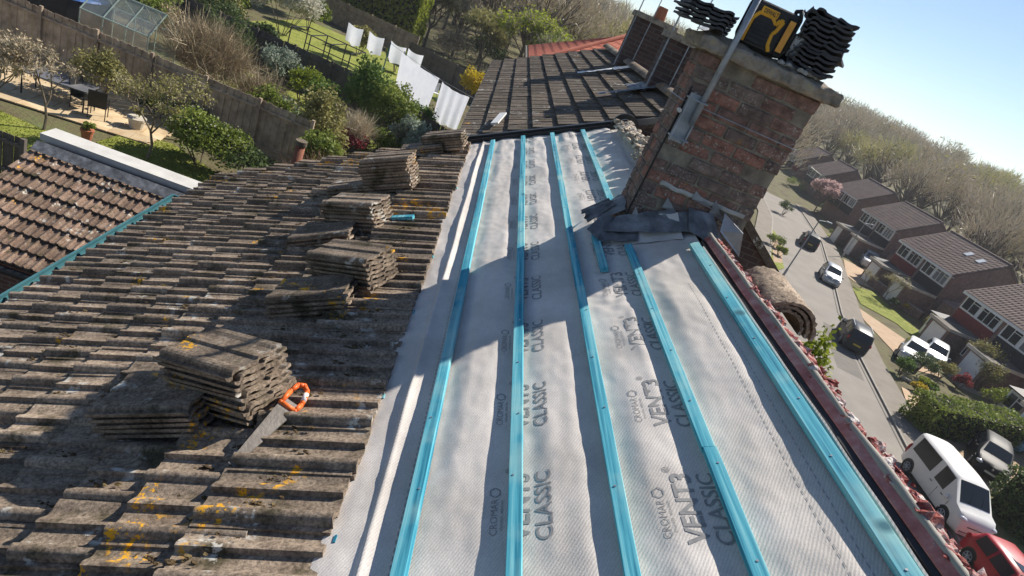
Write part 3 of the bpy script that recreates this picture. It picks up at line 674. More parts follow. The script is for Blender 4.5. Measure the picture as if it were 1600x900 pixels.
# hand saw
sa = sy(362, 728, .10); sb = sy(455, 628, .12); d = Vector((sb[0]-sa[0], sb[1]-sa[1])); Lb = d.length
saw = empty('hand_saw'); saw.matrix_world = Matrix.Translation(RP(sa[0], sa[1], .105)) @ RM4 @ Matrix.Rotation(math.atan2(d.y, d.x), 4, 'Z') @ Matrix.Rotation(R(-3), 4, 'Y') @ Matrix.Rotation(R(38), 4, 'X')
tag(saw, 'hand saw with bare steel blade and orange and white handle', 'saw')
mb = MB(); mb.prism([Vector((0, -.012, 0)), Vector((Lb, -.045, 0)), Vector((Lb, .035, 0)), Vector((0, .014, 0))], (0, 0, .0016))
for q in range(60):
    x = Lb*q/60; mb.prism([Vector((x, -.012-.033*q/60, 0)), Vector((x+Lb/60, -.012-.033*(q+1)/60, 0)), Vector((x+Lb/120, -.017-.033*q/60, 0))], (0, 0, .0016))
mb.build('blade', M('saw_steel', [(.13, .115, .10), (.24, .22, .20)], 9, .5, .2, metal=.4), saw)
hp = [(Lb-.03, -.040), (Lb+.01, -.043), (Lb+.05, -.036), (Lb+.085, -.022), (Lb+.10, .002), (Lb+.085, .024), (Lb+.04, .03), (Lb-.03, .028)]
mb = MB()
for (a, b) in zip(hp, hp[1:]+hp[:1]): mb.tube((*a, .001), (*b, .001), .011, .011, 8)
for p in hp: mb.ellipsoid((*p, .001), (.0115, .0115, .0115), 8, 6)
mb.build('handle', m_orange, saw, True)
mb = MB(); mb.tube((Lb+.03, -.040, .001), (Lb+.07, -.028, .001), .0118, .0118, 8); mb.build('grip', m_white, saw, True)
# nested half-round ridge tiles on the front slope
def half_round(L, r, th, seed, rough_=0):
    mb = MB(); n = 26; nx = 18 if rough_ else 6; vs = []
    for lay in (0, 1):
        for q in range(nx+1):
            for e in range(n+1):
                a = R(12)+R(156)*e/n; rr = r-lay*th+(.003+.010*(1-lay)*rough_)*mnoise.noise(Vector((q*1.3, e*.9, seed)))+.006*rough_*(1-lay)*mnoise.noise(Vector((q*2.9, e*2.3, seed+3)))
                vs.append((rr*math.cos(a), L*q/nx+.006*mnoise.noise(Vector((e*.5, q, seed+4)))*(q in (0, nx)), rr*math.sin(a)))
    k = n+1; o = k*(nx+1); fs = []
    for q in range(nx):
        for e in range(n): a = q*k+e; fs += [(a, a+1, a+k+1, a+k), (o+a, o+a+k, o+a+k+1, o+a+1)]
    for e in range(n): fs += [(e, o+e, o+e+1, e+1), (nx*k+e, nx*k+e+1, o+nx*k+e+1, o+nx*k+e)]
    for q in range(nx): a = q*k; fs += [(a, a+k, o+a+k, o+a), (a+n, o+a+n, o+a+n+k, a+n+k)]
    mb.add(vs, fs); me = mb.mesh('ridge_tile', m_tile); me.polygons.foreach_set('use_smooth', [True]*len(me.polygons)); me.set_sharp_from_angle(angle=R(50)); return me
base = FP(.22, 2.76, .09)
for q, (r, lab) in enumerate(((.165, 'outermost'), (.138, 'middle'), (.110, 'innermost'))):
    o = obj('ridge_tile', half_round(.46, r, .017, q, 1)); o.matrix_world = Matrix.Translation(base+Vector((0, .012*q, -.0*q))) @ Matrix.Rotation(R(-4), 4, 'Z') @ Matrix.Rotation(R(10), 4, 'Y')
    tag(o, f'{lab} of three nested half-round ridge tiles lying beyond the ridge', 'ridge tile', 'nested ridge tiles')
# ---- on the chimney top
ct = CT+.112
radio = tag(empty('jobsite_radio', (1.40, CY0+.07, ct), R(-6)), 'black and yellow jobsite radio standing on the chimney crown', 'radio')
def rbox(name, c, d, r, mat, parent, seg=3):
    bm = bmesh.new(); bmesh.ops.create_cube(bm, size=1)
    for v in bm.verts: v.co = Vector((v.co.x*d[0]+c[0], v.co.y*d[1]+c[1], v.co.z*d[2]+c[2]))
    bmesh.ops.bevel(bm, geom=list(bm.edges), offset=r, segments=seg, affect='EDGES', profile=.6)
    me = bpy.data.meshes.new(name); bm.to_mesh(me); bm.free(); me.materials.append(mat); return obj(name, me, parent)
body = rbox('body', (0, 0, .13), (.27, .15, .25), .022, m_black, radio)
rbox('speaker_panel', (-.045, -.079, .105), (.125, .012, .15), .005, M('panel_grey', [(.02, .021, .024), (.035, .036, .04)], 30, .6), radio)
for q in range(5): rbox('speaker_slot', (-.045, -.087, .06+q*.022), (.10, .004, .006), .001, m_black, radio, 1)
mb = MB()
fp = [(-.122, .02), (-.122, .15), (-.095, .19), (-.02, .19), (.015, .16), (.03, .19), (.05, .19), (.035, .13), (.02, .11), (.03, .05), (.05, .02)]
for a, b in zip(fp[:-1], fp[1:]): mb.tube((a[0], -.078, a[1]), (b[0], -.078, b[1]), .012, .012, 6)
mb.build('yellow_frame', m_yellow, radio)
rbox('name_plate', (-.045, -.082, .207), (.105, .008, .04), .003, m_yellow, radio, 1)
v, f = text_mesh('DEWALT', .034, .0008); v[:, 0] -= v[:, 0].mean(); v[:, 0] *= .088/np.ptp(v[:, 0]); mb = MB(); mb.add([(q[0]-.045, -.0868, .195+q[1]) for q in v], f); mb.build('lettering', m_black, radio)
rbox('side_grip_guard', (.098, -.082, .12), (.05, .016, .21), .007, m_rubber, radio); rbox('side_panel', (.098, -.092, .125), (.036, .008, .175), .003, M('amber_panel', [(.6, .27, .04), (.75, .38, .09)], 14, .6), radio)
for sx in (-.12, .12):
    mb = MB(); mb.path([(sx, -.06, .02), (sx*1.12, -.075, .06), (sx*1.12, -.075, .23), (sx, -.05, .28), (sx, .05, .28), (sx*1.12, .075, .23), (sx*1.12, .075, .06), (sx, .06, .02)], .012, 8); mb.build('roll_bar', m_rubber, radio, True)
rbox('foot', (0, -.04, .006), (.2, .03, .014), .004, m_rubber, radio, 1)
bt = []
for q in range(2):
    me = lmeshes[q].copy(); me.materials.clear(); me.materials.append(m_tile_black); bt.append(me)
for q in range(5):
    o = obj('loose_dark_tile', bt[q % 2]); o.matrix_world = Matrix.Translation((1.16+.004*q, CY0-.08, ct+.015+.024*q)) @ Matrix.Rotation(R(86+random.gauss(0, 3)), 4, 'Z') @ Matrix.Rotation(R(random.gauss(-2, 1)), 4, 'Y')
    tag(o, ('topmost' if q == 4 else 'bottom' if q == 0 else ordw[4-q]+' from the top')+' black tile of the overhanging pile left on the chimney', 'roof tile', 'dark tiles piled at the left of the crown')
for q in range(13):
    o = obj('loose_dark_tile', bt[q % 2]); o.matrix_world = Matrix.Translation((1.80-.0055*abs(q-5)+random.gauss(0, .008), CY0+.17, ct+.012+.0265*q)) @ Matrix.Rotation(R(-113+random.gauss(0, 4)), 4, 'Z') @ Matrix.Translation((-TL/2, -TW/2, 0)) @ Matrix.Rotation(R(random.gauss(0, 1.5)), 4, 'X')
    tag(o, ('topmost' if q == 12 else 'bottom' if q == 0 else (ordw+['eleventh', 'twelfth'])[12-q]+' from the top')+' black tile of the stack right on the chimney', 'roof tile', 'dark tiles stacked at the right of the crown')
lamp = tag(empty('wire_guard_lamp', (1.605, CY0+.06, ct-.005), R(10)), 'small work lamp with white face and wire guard between radio and dark tiles', 'work lamp')
rbox('lamp_body', (0, .03, .10), (.075, .045, .16), .012, m_black, lamp); rbox('lamp_face', (0, .0, .11), (.062, .012, .12), .006, M('lamp_white', [(.6, .62, .62), (.75, .76, .76)], 4, .3, 0), lamp)
mb = MB()
for q in range(5): mb.tube((-.03+.015*q, -.014, .05), (-.03+.015*q, -.014, .17), .0015, .0015, 5); mb.tube((-.034, -.014, .06+.025*q), (.034, -.014, .06+.025*q), .0015, .0015, 5)
mb.build('wire_guard', m_steel, lamp); mb = MB(); mb.path([(-.04, .03, .02), (-.05, -.03, .0), (.05, -.03, .0), (.04, .03, .02)], .007, 6); mb.build('stand', m_black, lamp)
mb = MB()
for q in range(26):
    r = random.uniform(.008, .02); mb.ellipsoid((1.52+.3*random.random(), CY0+random.uniform(-.03, .05), ct+.002), (r*1.3, r, r*.7), 6, 4, .8, 0, q)
stuff(mb.build('mortar_rubble', m_white_mortar, chim))

# ================================================================== NEXT DOOR
NB = Vector((3., 12, 3.9)); nh = tag(empty('neighbour_house', NB), 'adjoining terraced house with dark tiled roof and two tall aerials', 'house')
NE, NR, NY0, NY1 = -.96, 1.74, 7.32, 15.6
ridN = RP(NR, 0, .05)
def FN(d, y, off=0.): return Vector((ridN.x+d*math.cos(FT)+off*math.sin(FT), y, ridN.z-d*math.sin(FT)+off*math.cos(FT)))
mb = MB(); nx0 = RP(NE, 0).x+.25; nx1 = FN(2.75, 0).x
mb.prism([Vector((x, NY0+.06, z)) for x, z in ((nx0, 3.), (nx1, 2.), (nx1, FN(2.6, 0).z-.2), (ridN.x, ridN.z-.13), (nx0, RP(NE+.28, 0).z-.13))], (0, NY1-NY0-.1, 0)); wpart(mb, 'wall', m_wall_dark, nh, NB)
mb = MB(); mb.prism([RP(NE, NY0, -.07), RP(NR, NY0, -.07), RP(NR, NY0, .03), RP(NE, NY0, .03)], (0, NY1-NY0, 0)); mb.prism([FN(0, NY0, -.1), FN(2.85, NY0, -.1), FN(2.85, NY0, 0), FN(0, NY0, 0)], (0, NY1-NY0, 0)); wpart(mb, 'roof_deck', m_tile_dark, nh, NB)
def flat_tile(seed, L=.40, W=.325):
    mb = MB(); th = .018; pr = [0, .008, .012, .10, .15, .155, .165, .17, .22, W-.012, W-.008, W]; zz = [.004, .004, 0, 0, 0, -.006, -.006, 0, 0, 0, .007, .007]
    k = len(pr); vs = [(x, y, z+dz) for dz in (0, -th) for x in (0, L) for y, z in zip(pr, zz)]
    fs = []
    for e in range(k-1): fs += [(e, e+1, k+e+1, k+e), (2*k+e, 3*k+e, 3*k+e+1, 2*k+e+1), (e, 2*k+e, 2*k+e+1, e+1), (k+e, k+e+1, 3*k+e+1, 3*k+e)]
    fs += [(0, k, 3*k, 2*k), (k-1, 3*k-1, 4*k-1, 2*k-1)]
    mb.add(vs, fs); return mb.mesh('roof_tile', m_tile_dark)
ft = flat_tile(1); random.seed(3); NG = .298
for c in range(9):
    for q in range(27):
        m4 = Matrix.Translation(RP(NE+c*NG, NY0+.0+.306*q+(.15 if c % 2 else 0)*0, .085+random.gauss(0, .002))) @ RM4 @ Matrix.Rotation(math.atan(.034/NG)+random.gauss(0, .004), 4, 'Y') @ Matrix.Rotation(random.gauss(0, .006), 4, 'Z')
        o = obj('roof_tile', ft, nh); o.matrix_local = Matrix.Translation(-NB) @ m4
mb = MB(); mb.prism([RP(NE-.02, NY0-.05, -.16), RP(NE+.0, NY0-.05, -.16), RP(NE+.0, NY0-.05, .06), RP(NE-.02, NY0-.05, .06)], (0, NY1-NY0+.1, 0)); wpart(mb, 'fascia', m_white, nh, NB)
mb = MB(); mb.prism([RP(NE, NY0-.045, -.02), RP(NR+.05, NY0-.045, -.02), RP(NR+.05, NY0-.045, .05), RP(NE, NY0-.045, .05)], (0, .05, 0)); wpart(mb, 'verge', M('verge_cement', [(.13, .12, .11), (.2, .19, .17)], 5), nh, NB)
rt = half_round(.46, .12, .02, 5)
for q in range(18):
    o = obj('ridge_tile', rt, nh); o.location = Vector((ridN.x, NY0+q*.455, ridN.z+.0))-NB
def lead_strip(y, s0, s1, wd, mat):
    mb = MB(); mb.grid(lambda u, v: RP(s0+(s1-s0)*u, y+wd*(v-.5), .135+.012*mnoise.noise(Vector((u*9, v*3, y)))), 12, 3); return wpart(mb, 'flashing_strip', mat, nh, NB)
lead_strip(11.3, .75, 1.35, .16, M('bright_flashing', [(.5, .5, .5), (.66, .66, .65)], 5, .6)); lead_strip(11.3, 1.36, 1.7, .3, m_lead_bright); lead_strip(8.9, .85, 1.65, .13, m_lead)
mb = MB(); mb.box((0, 0, 0), (.09, .62, .02)); o = wpart(mb, 'white_board', m_white, nh, NB); o.matrix_local = Matrix.Translation(RP(-.48, 7.85, .13)-NB) @ RM4 @ Matrix.Rotation(R(-8), 4, 'Z')
def simple_chimney(parent, base, x0, x1, y0, y1, z0, z1, name='chimney'):
    mb = MB(); mb.box2((x0, y0, z0), (x1, y1, z1)); c = wpart(mb, name, m_wall_dark, parent, base)
    mb = MB(); mb.box2((x0-.05, y0-.05, z1), (x1+.05, y1+.05, z1+.09)); mb.build('crown_slab', m_crown, c); return c
c1 = simple_chimney(nh, NB, 2.05, 2.78, 9.0, 9.45, 10.5, CZ+.16); c2 = simple_chimney(nh, NB, 2.05, 2.75, 12.2, 12.65, 10.5, CZ+.32)
mb = MB(); p = Vector((2.5, 9.2, CZ+.25)); mb.tube(p, p+Vector((0, 0, .16)), .06, .06, 10); c = mb.build('cowl', m_steel, c1); mb = MB(); mb.tube(p+Vector((0, 0, .17)), p+Vector((0, 0, .25)), .16, .03, 14); mb.build('cowl_hood', m_white, c1)
mb = MB(); p = Vector((2.45, 12.4, CZ+.41)); mb.tube(p, p+Vector((0, 0, .22)), .11, .09, 10); mb.build('chimney_pot', m_terra, c2)
for q, (cc, x, y, h) in enumerate(((c1, 2.02, 9.02, 2.4), (c1, 2.30, 8.97, 2.2), (c2, 2.02, 12.3, 2.6), (c2, 2.28, 12.17, 2.4))):
    mb = MB(); mb.tube((x, y, CZ-.6), (x+.02*q, y, CZ+h), .009 if q % 2 else .014, .008, 6); mb.build('aerial_mast', m_galv, cc)
lead_strip(9.2, 1.3, 1.68, .5, m_lead)
# flue pipe behind the eave
fp_ = Vector((-2.25, 9.0, 7.)); fl = tag(empty('flue_pipe', fp_), 'rust red flue pipe standing up behind the tile edge', 'pipe')
mb = MB(); mb.tube((0, 0, 0), (0, 0, 2.35), .07, .07, 14); mb.build('pipe', M('rusty_clay', [(.17, .065, .04), (.26, .1, .06)], 9, .8), fl, True); mb = MB(); mb.tube((0, 0, 2.35), (0, 0, 2.42), .085, .085, 14); mb.build('rim', m_bark, fl)
# lower extension with white coping
EB = Vector((-5., 9.5, 4.)); ex = tag(empty('house_extension', EB), 'single-storey brick extension with faded tiles and white coped parapet', 'extension')
ez, ey0, ey1, ex0, ex1 = CZ-6.3, 8.42, 10.72, -6.85, -1.6
pit = math.atan2(.92, ey1-ey0)
mb = MB(); mb.prism([Vector((ex0+.12, y, z)) for y, z in ((ey0+.12, 3.8), (ey1, 3.8), (ey1, ez+.8), (ey0+.12, ez-.1))], (ex1-ex0, 0, 0)); wpart(mb, 'wall', m_wall_red, ex, EB)
mb = MB(); mb.box2((ex0, ey1, 3.8), (ex1, ey1+.26, CZ-5.36)); wpart(mb, 'parapet', m_cream, ex, EB)
mb = MB(); mb.box2((ex0-.06, ey1-.07, CZ-5.36), (ex1, ey1+.33, CZ-5.24)); mb.box2((ex0-.03, ey1-.03, CZ-5.40), (ex1, ey1+.29, CZ-5.36)); wpart(mb, 'coping', m_whitecop, ex, EB)
mb = MB(); ea = Vector((0, math.cos(pit), math.sin(pit))); en = Vector((0, -math.sin(pit), math.cos(pit))); eo = Vector((ex0, ey0-.1, ez-.03))
mb.prism([eo+ea*0-en*.02, eo+ea*2.5-en*.02, eo+ea*2.5+en*.02, eo+en*.02], (ex1-ex0, 0, 0)); wpart(mb, 'roof_deck', m_tile_dark, ex, EB)
mb = MB(); mb.grid(lambda u, v: eo+Vector((5.2*u, 0, 0))+ea*(2.2+.2*v)+en*(.09+.05*v), 10, 3); wpart(mb, 'lead_flashing', m_lead, ex, EB)
emesh = []
for q in range(3):
    me = tmeshes[q].copy(); me.materials.clear(); me.materials.append(m_tile_pink); emesh.append(me)
EM = Matrix(((0, -1, 0), (ea.y, 0, en.y), (ea.z, 0, en.z))).to_4x4()
for c in range(8):
    for q in range(20):
        m4 = Matrix.Translation(eo+Vector((.26+COV*q, 0, 0))+ea*(.0+GAU*c)+en*(.06+random.gauss(0, .003))) @ EM @ Matrix.Rotation(tilt, 4, 'Y')
        o = obj('roof_tile', random.choice(emesh), ex); o.matrix_local = Matrix.Translation(-EB) @ m4
mb = MB(); mb.tube((ex0, ey0-.16, ez-.1), (ex1, ey0-.16, ez-.1), .06, .06, 10); wpart(mb, 'gutter', m_black, ex, EB)
# red roof beyond the neighbour
RB = Vector((6, 31, 3.)); rh = tag(empty('red_roofed_house', RB), 'house beyond the dark roof with a bright red hipped tile roof', 'house')
zr = CZ-2.55
A = [Vector((1.2, 27.5, zr)), Vector((11.5, 27.5, zr)), Vector((11.5, 35.5, zr)), Vector((1.2, 35.5, zr))]; T0, T1 = Vector((5.2, 31.5, zr+2.4)), Vector((7.6, 31.5, zr+2.4))
mb = MB(); mb.box2((1.5, 27.8, 2.), (11.2, 35.2, zr)); wpart(mb, 'wall', m_wall_red, rh, RB)
def ribbed(parent, base, quad, n, mat, name='roof', amp=.035, rows=0):
    a, b, c_, d_ = [Vector(v) for v in quad]; nn = (b-a).cross(d_-a).normalized(); nn = nn if nn.z > 0 else -nn; mb = MB()
    mb.grid(lambda u, v: (a.lerp(b, u)).lerp(d_.lerp(c_, u), v)+nn*(amp*abs(math.sin(math.pi*u*n))+ (amp*.6*(1-(v*rows) % 1) if rows else 0)), n*4, max(1, rows*3)); return wpart(mb, name, mat, parent, base)
ribbed(rh, RB, (A[0], A[1], T1, T0), 28, m_tile_red, rows=12); ribbed(rh, RB, (A[3], A[0], T0, T0+Vector((0, .01, 0))), 26, m_tile_red, rows=12); ribbed(rh, RB, (A[2], A[3], T0, T1), 28, m_tile_red, rows=4); ribbed(rh, RB, (A[1], A[2], T1, T1+Vector((0, .01, 0))), 26, m_tile_red, rows=4)
mb = MB()
for a, b in ((A[0], T0), (A[1], T1), (T0, T1)): mb.tube(a+Vector((0, 0, .05)), b+Vector((0, 0, .05)), .10, .10, 8)
wpart(mb, 'hip_tiles', m_tile_red, rh, RB)
mb = MB(); mb.box2((1.05, 27.32, zr-.2), (11.6, 27.44, zr-.02)); mb.box2((1.05, 27.45, zr-.2), (1.17, 35.5, zr-.02)); wpart(mb, 'fascia', m_felt, rh, RB)

# ================================================================== VEGETATION
def rotvecs(n, up=.0):
    d = rng.normal(size=(n, 3)); d /= np.linalg.norm(d, axis=1, keepdims=True); return d
def leaf_arrays(P, size, asp=1.6, up=.3):           # one quad per point, random facing
    n = len(P); a = rotvecs(n); a[:, 2] = a[:, 2]*.8+up*.3; a /= np.linalg.norm(a, axis=1, keepdims=True)
    b = np.cross(a, rotvecs(n)); b /= np.linalg.norm(b, axis=1, keepdims=True)
    sz = size*rng.uniform(.55, 1.35, (n, 1)); u = a*sz*asp/2; v = b*sz/2
    V = np.stack([P-u, P+v*.9, P+u, P-v*.9], 1).reshape(-1, 3); Fc = np.arange(4*n).reshape(n, 4); return V, Fc
def twig_arrays(P, D, L, wd):                       # thin tapered blades along D
    n = len(P); D = D/np.linalg.norm(D, axis=1, keepdims=True); s = np.cross(D, rotvecs(n)); s /= np.linalg.norm(s, axis=1, keepdims=True)
    l = L*rng.uniform(.5, 1.3, (n, 1)); e = P+D*l; k = wd*rng.uniform(.7, 1.3, (n, 1))
    V = np.stack([P-s*k, P+s*k, e+s*k*.3, e-s*k*.3], 1).reshape(-1, 3); return V, np.arange(4*n).reshape(n, 4)
def clump_points(c, r, n, nclump=14, spread=.42, shell=.55):
    c = np.array(c, float); r = np.array(r, float)
    d = rotvecs(nclump); d[:, 2] = np.abs(d[:, 2])*.9-.25*(rng.random(nclump) < .4)
    cen = d*(shell+(1-shell)*rng.random((nclump, 1)))*.8
    idx = rng.integers(0, nclump, n); q = rotvecs(n)*spread*(rng.random((n, 1))**.45)*rng.uniform(.7, 1.25, (nclump, 1))[idx]
    P = cen[idx]+q; P[:, 2] = np.maximum(P[:, 2], -.95); return c+P*r
def cat(parts):
    V = []; Fc = []; o = 0
    for v, f in parts: V.append(v); Fc.append(f+o); o += len(v)
    return np.concatenate(V), np.concatenate(Fc)
def bush(pos, r, mat, label, n=900, size=.09, cat_='shrub', nclump=16, stems=6, asp=1.5, extra=None, name='shrub', shell=.55, group=None, spread=.42):
    o = tag(empty(name, pos), label, cat_, group); r = np.array(r, float)
    P = clump_points((0, 0, r[2]*.95), r, n, nclump, spread, shell)
    obj('foliage', npmesh('foliage', *leaf_arrays(P, size, asp), mat), o)
    if extra:
        em, en_, es = extra; P = clump_points((0, 0, r[2]*1.0), r*1.03, en_, nclump, .45, .8); stuff(obj('flowers', npmesh('flowers', *leaf_arrays(P, es, 1.1), em), o))
    mb = MB()
    for q in range(stems):
        a = random.random()*6.28; e = Vector((math.cos(a)*r[0]*.6, math.sin(a)*r[1]*.6, r[2]*random.uniform(.9, 1.5))); mb.tube((e.x*.1, e.y*.1, -.1), e, .03, .008, 5)
    mb.build('stems', m_bark, o); return o
def tree_skeleton(h, levels, seed, spread=.6, trunk_h=.35, r0=.07, kids=3, lean=(0, 0)):
    rd = random.Random(seed); segs = []; tips = []
    def grow(p, d, L, r, lv):
        e = p+d*L; m = p.lerp(e, .5)+Vector((rd.gauss(0, .06), rd.gauss(0, .06), rd.gauss(0, .03)))*L
        segs.append((p, m, r, r*.85)); segs.append((m, e, r*.85, r*.65))
        if lv == 0: tips.append((e, d)); return
        for q in range(kids if lv > 1 else kids+1):
            a = 2*math.pi*(q+rd.random())/kids; ax = Vector((math.cos(a), math.sin(a), 0))
            nd = (d*1+ax*spread*rd.uniform(.6, 1.3)+Vector((0, 0, .18))).normalized(); grow(e if q else m.lerp(e, .8), nd, L*rd.uniform(.58, .85), r*.6, lv-1)
    grow(Vector((0, 0, -.1)), Vector((lean[0], lean[1], 1)).normalized(), h*trunk_h, r0, levels); return segs, tips
def tree(pos, h, label, mat, seed, levels=4, spread=.65, trunk_h=.3, r0=.07, leaf=.06, nleaf=3, twig=12, kids=3, name='tree', barkm=None, twl=.25, tw=.006, sc=.16, twm=None):
    o = tag(empty(name, pos), label, 'tree'); segs, tips = tree_skeleton(h, levels, seed, spread, trunk_h, r0, kids); mb = MB()
    for a, b, ra, rb in segs: mb.tube(a, b, ra, rb, 6 if ra > .02 else 4, False)
    mb.build('trunk', barkm or m_bark, o)
    T = np.array([tuple(t[0]) for t in tips]); Dv = np.array([tuple(t[1]) for t in tips])
    P = np.repeat(T, twig, 0); D_ = np.repeat(Dv, twig, 0)+rng.normal(size=(len(P), 3))*.7
    tv = twig_arrays(P-D_*.1, D_, twl, tw); parts = [tv]
    obj('twigs', npmesh('twigs', *tv, twm or L_grey), o)
    if nleaf:
        P = np.repeat(T, nleaf*4, 0); P = P+rng.normal(size=P.shape)*sc*h/3; obj('crown', npmesh('crown', *leaf_arrays(P, leaf), mat), o)
    return o
def tangle(pos, r, label, mat, n=1500, L=.7, wd=.008, name='bare_shrub', leafm=None, nl=0):
    o = tag(empty(name, pos), label, 'shrub'); r = np.array(r)
    P = clump_points((0, 0, r[2]*.75), r*.8, n, 22, .5, .4); D_ = P-np.array([0, 0, -.3*r[2]]); D_ = D_/np.linalg.norm(D_, axis=1, keepdims=True)+rng.normal(size=P.shape)*.55
    obj('branches', npmesh('branches', *twig_arrays(P, D_, L, wd), mat), o)
    if leafm: obj('foliage', npmesh('foliage', *leaf_arrays(clump_points((0, 0, r[2]*.7), r, nl, 20), .08), leafm), o)
    mb = MB()
    for q in range(14):
        a = random.random()*6.28; mb.tube((0, 0, -.1), (math.cos(a)*r[0]*.7, math.sin(a)*r[1]*.7, r[2]*random.uniform(.6, 1.5)), .02, .006, 4)
    mb.build('stems', m_bark_l, o); return o
def hedge(poly_c, dx, dy, h, label, mat, n, rz=0., size=.1, name='hedge', sides=None):
    o = tag(empty(name, poly_c, rz), label, 'hedge')
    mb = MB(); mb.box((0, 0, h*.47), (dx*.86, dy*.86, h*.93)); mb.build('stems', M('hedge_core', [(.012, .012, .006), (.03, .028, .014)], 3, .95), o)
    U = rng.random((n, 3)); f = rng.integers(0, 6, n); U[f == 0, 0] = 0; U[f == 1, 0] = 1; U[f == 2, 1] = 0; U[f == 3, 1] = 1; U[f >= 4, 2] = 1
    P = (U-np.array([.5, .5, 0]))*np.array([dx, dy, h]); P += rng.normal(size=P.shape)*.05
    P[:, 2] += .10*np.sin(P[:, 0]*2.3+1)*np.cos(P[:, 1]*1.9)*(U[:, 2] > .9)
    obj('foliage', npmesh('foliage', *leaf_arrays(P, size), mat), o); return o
def grass(poly, z, n, mat, name='lawn', h=.035):
    p = np.array(poly, float); mn, mx = p.min(0), p.max(0); Q = mn+(mx-mn)*rng.random((n*3, 2)); ins = np.zeros(len(Q), bool); j = len(p)-1
    for i in range(len(p)):
        c = ((p[i, 1] > Q[:, 1]) != (p[j, 1] > Q[:, 1])) & (Q[:, 0] < (p[j, 0]-p[i, 0])*(Q[:, 1]-p[i, 1])/(p[j, 1]-p[i, 1]+1e-9)+p[i, 0]); ins ^= c; j = i
    Q = Q[ins][:n]; P = np.c_[Q, np.full(len(Q), z)]; D_ = np.c_[rng.normal(size=(len(Q), 2))*.5, np.ones(len(Q))]
    return npmesh('grass', *twig_arrays(P, D_, h, .012), mat)
def lawn(poly, z, n):
    struct(sheet('lawn', poly, z, m_grass)); o = stuff(obj('grass', grass(poly, z, n, m_grassblade)))

# ================================================================== BACK GARDENS
GZ = 4.0
def gp(px, py, z=GZ): return G(px, py, z)
def fence(p0, p1, z, h, label, mat, bw=.125, name='fence', posts=1.83, cap=True):
    p0, p1 = Vector((p0[0], p0[1], z)), Vector((p1[0], p1[1], z)); L = (p1-p0).length; a = math.atan2(p1.y-p0.y, p1.x-p0.x)
    o = tag(empty(name, p0, a), label, 'fence'); mb = MB(); n = int(L/bw)
    for q in range(n):
        x = (q+.5)*L/n; hh = h+random.gauss(0, .012); mb.box((x, .022*(q % 2)+random.gauss(0, .003), hh/2), (L/n*1.02, .014, hh), Matrix.Rotation(random.gauss(0, .006), 3, 'Y'))
    stuff(mb.build('boards', mat, o))
    k = max(1, int(L/posts))
    for q in range(k+1):
        mb = MB(); mb.box((q*L/k, -.06, h*.52), (.1, .09, h*1.04)); mb.build('post', mat, o)
    for zz in (.3, h*.85):
        mb = MB(); mb.box((L/2, -.04, zz), (L, .05, .08)); mb.build('rail', mat, o)
    return o
fence((-20.5, 22.9), (-5.2, 21.75), GZ, 1.85, 'tall weathered close-board fence behind the patio garden', m_wood_fence)
a = gp(390, 90); b = gp(560, 175)
fence((-17.5, 33.8), (-5.6, 32.2), GZ, 1.8, 'dark board fence left of the laundry garden', m_wood_fence_d)
fence((-5.6, 32.2), (.6, 27.6), GZ, 1.7, 'dark fence running down to the white neighbouring gutter', m_wood_fence_d)
fence((-6.6, 50.5), (1.2, 46.2), GZ, 1.8, 'black board fence right of the white sheets', m_wood_fence_d)
fence((-15., 56.), (-6.6, 54.), GZ, 1.9, 'pale grey fence below the bright green hedge', m_wood_fence)
fence((-24, 40.), (-17.6, 39.4), GZ, 1.8, 'pale fence behind the greenhouse', m_wood_fence)
fence(tuple(gp(-60, 255))[:2], tuple(gp(36, 292))[:2], GZ, 1.2, 'low dark fence in front of the small lawn corner', m_wood_fence_d)
lw = [tuple(gp(*p))[:2] for p in ((-40, 155), (62, 200), (130, 225), (250, 300), (120, 330), (-90, 300))]
lawn(lw, GZ+.0, 7000)
lw2 = [tuple(gp(*p))[:2] for p in ((150, 222), (205, 205), (270, 225), (345, 275), (330, 300), (250, 295))]
lawn(lw2, GZ+.006, 6000)
# patio slabs
pat = struct(sheet('patio', [(-17.4, 18.2), (-10.1, 19.4), (-8.9, 20.3), (-10.8, 21.9), (-18.2, 22.4)], GZ+.008, m_earth, .05))
ps = MB(); ps.box((0, 0, 0), (.585, .585, .04)); psm = ps.mesh('paving_slab', m_patio)
cr, sr = math.cos(R(9)), math.sin(R(9))
for i in range(15):
    for j in range(7):
        x, y = -17.3+.6*i, 18.1+.6*j; X_, Y_ = x*1, y+.16*(x+17.3)
        if X_ > -9.4 or (X_ > -10.4 and j > 4): continue
        obj('paving_slab', psm, pat, (X_, Y_, GZ+.02), (0, 0, R(9)))
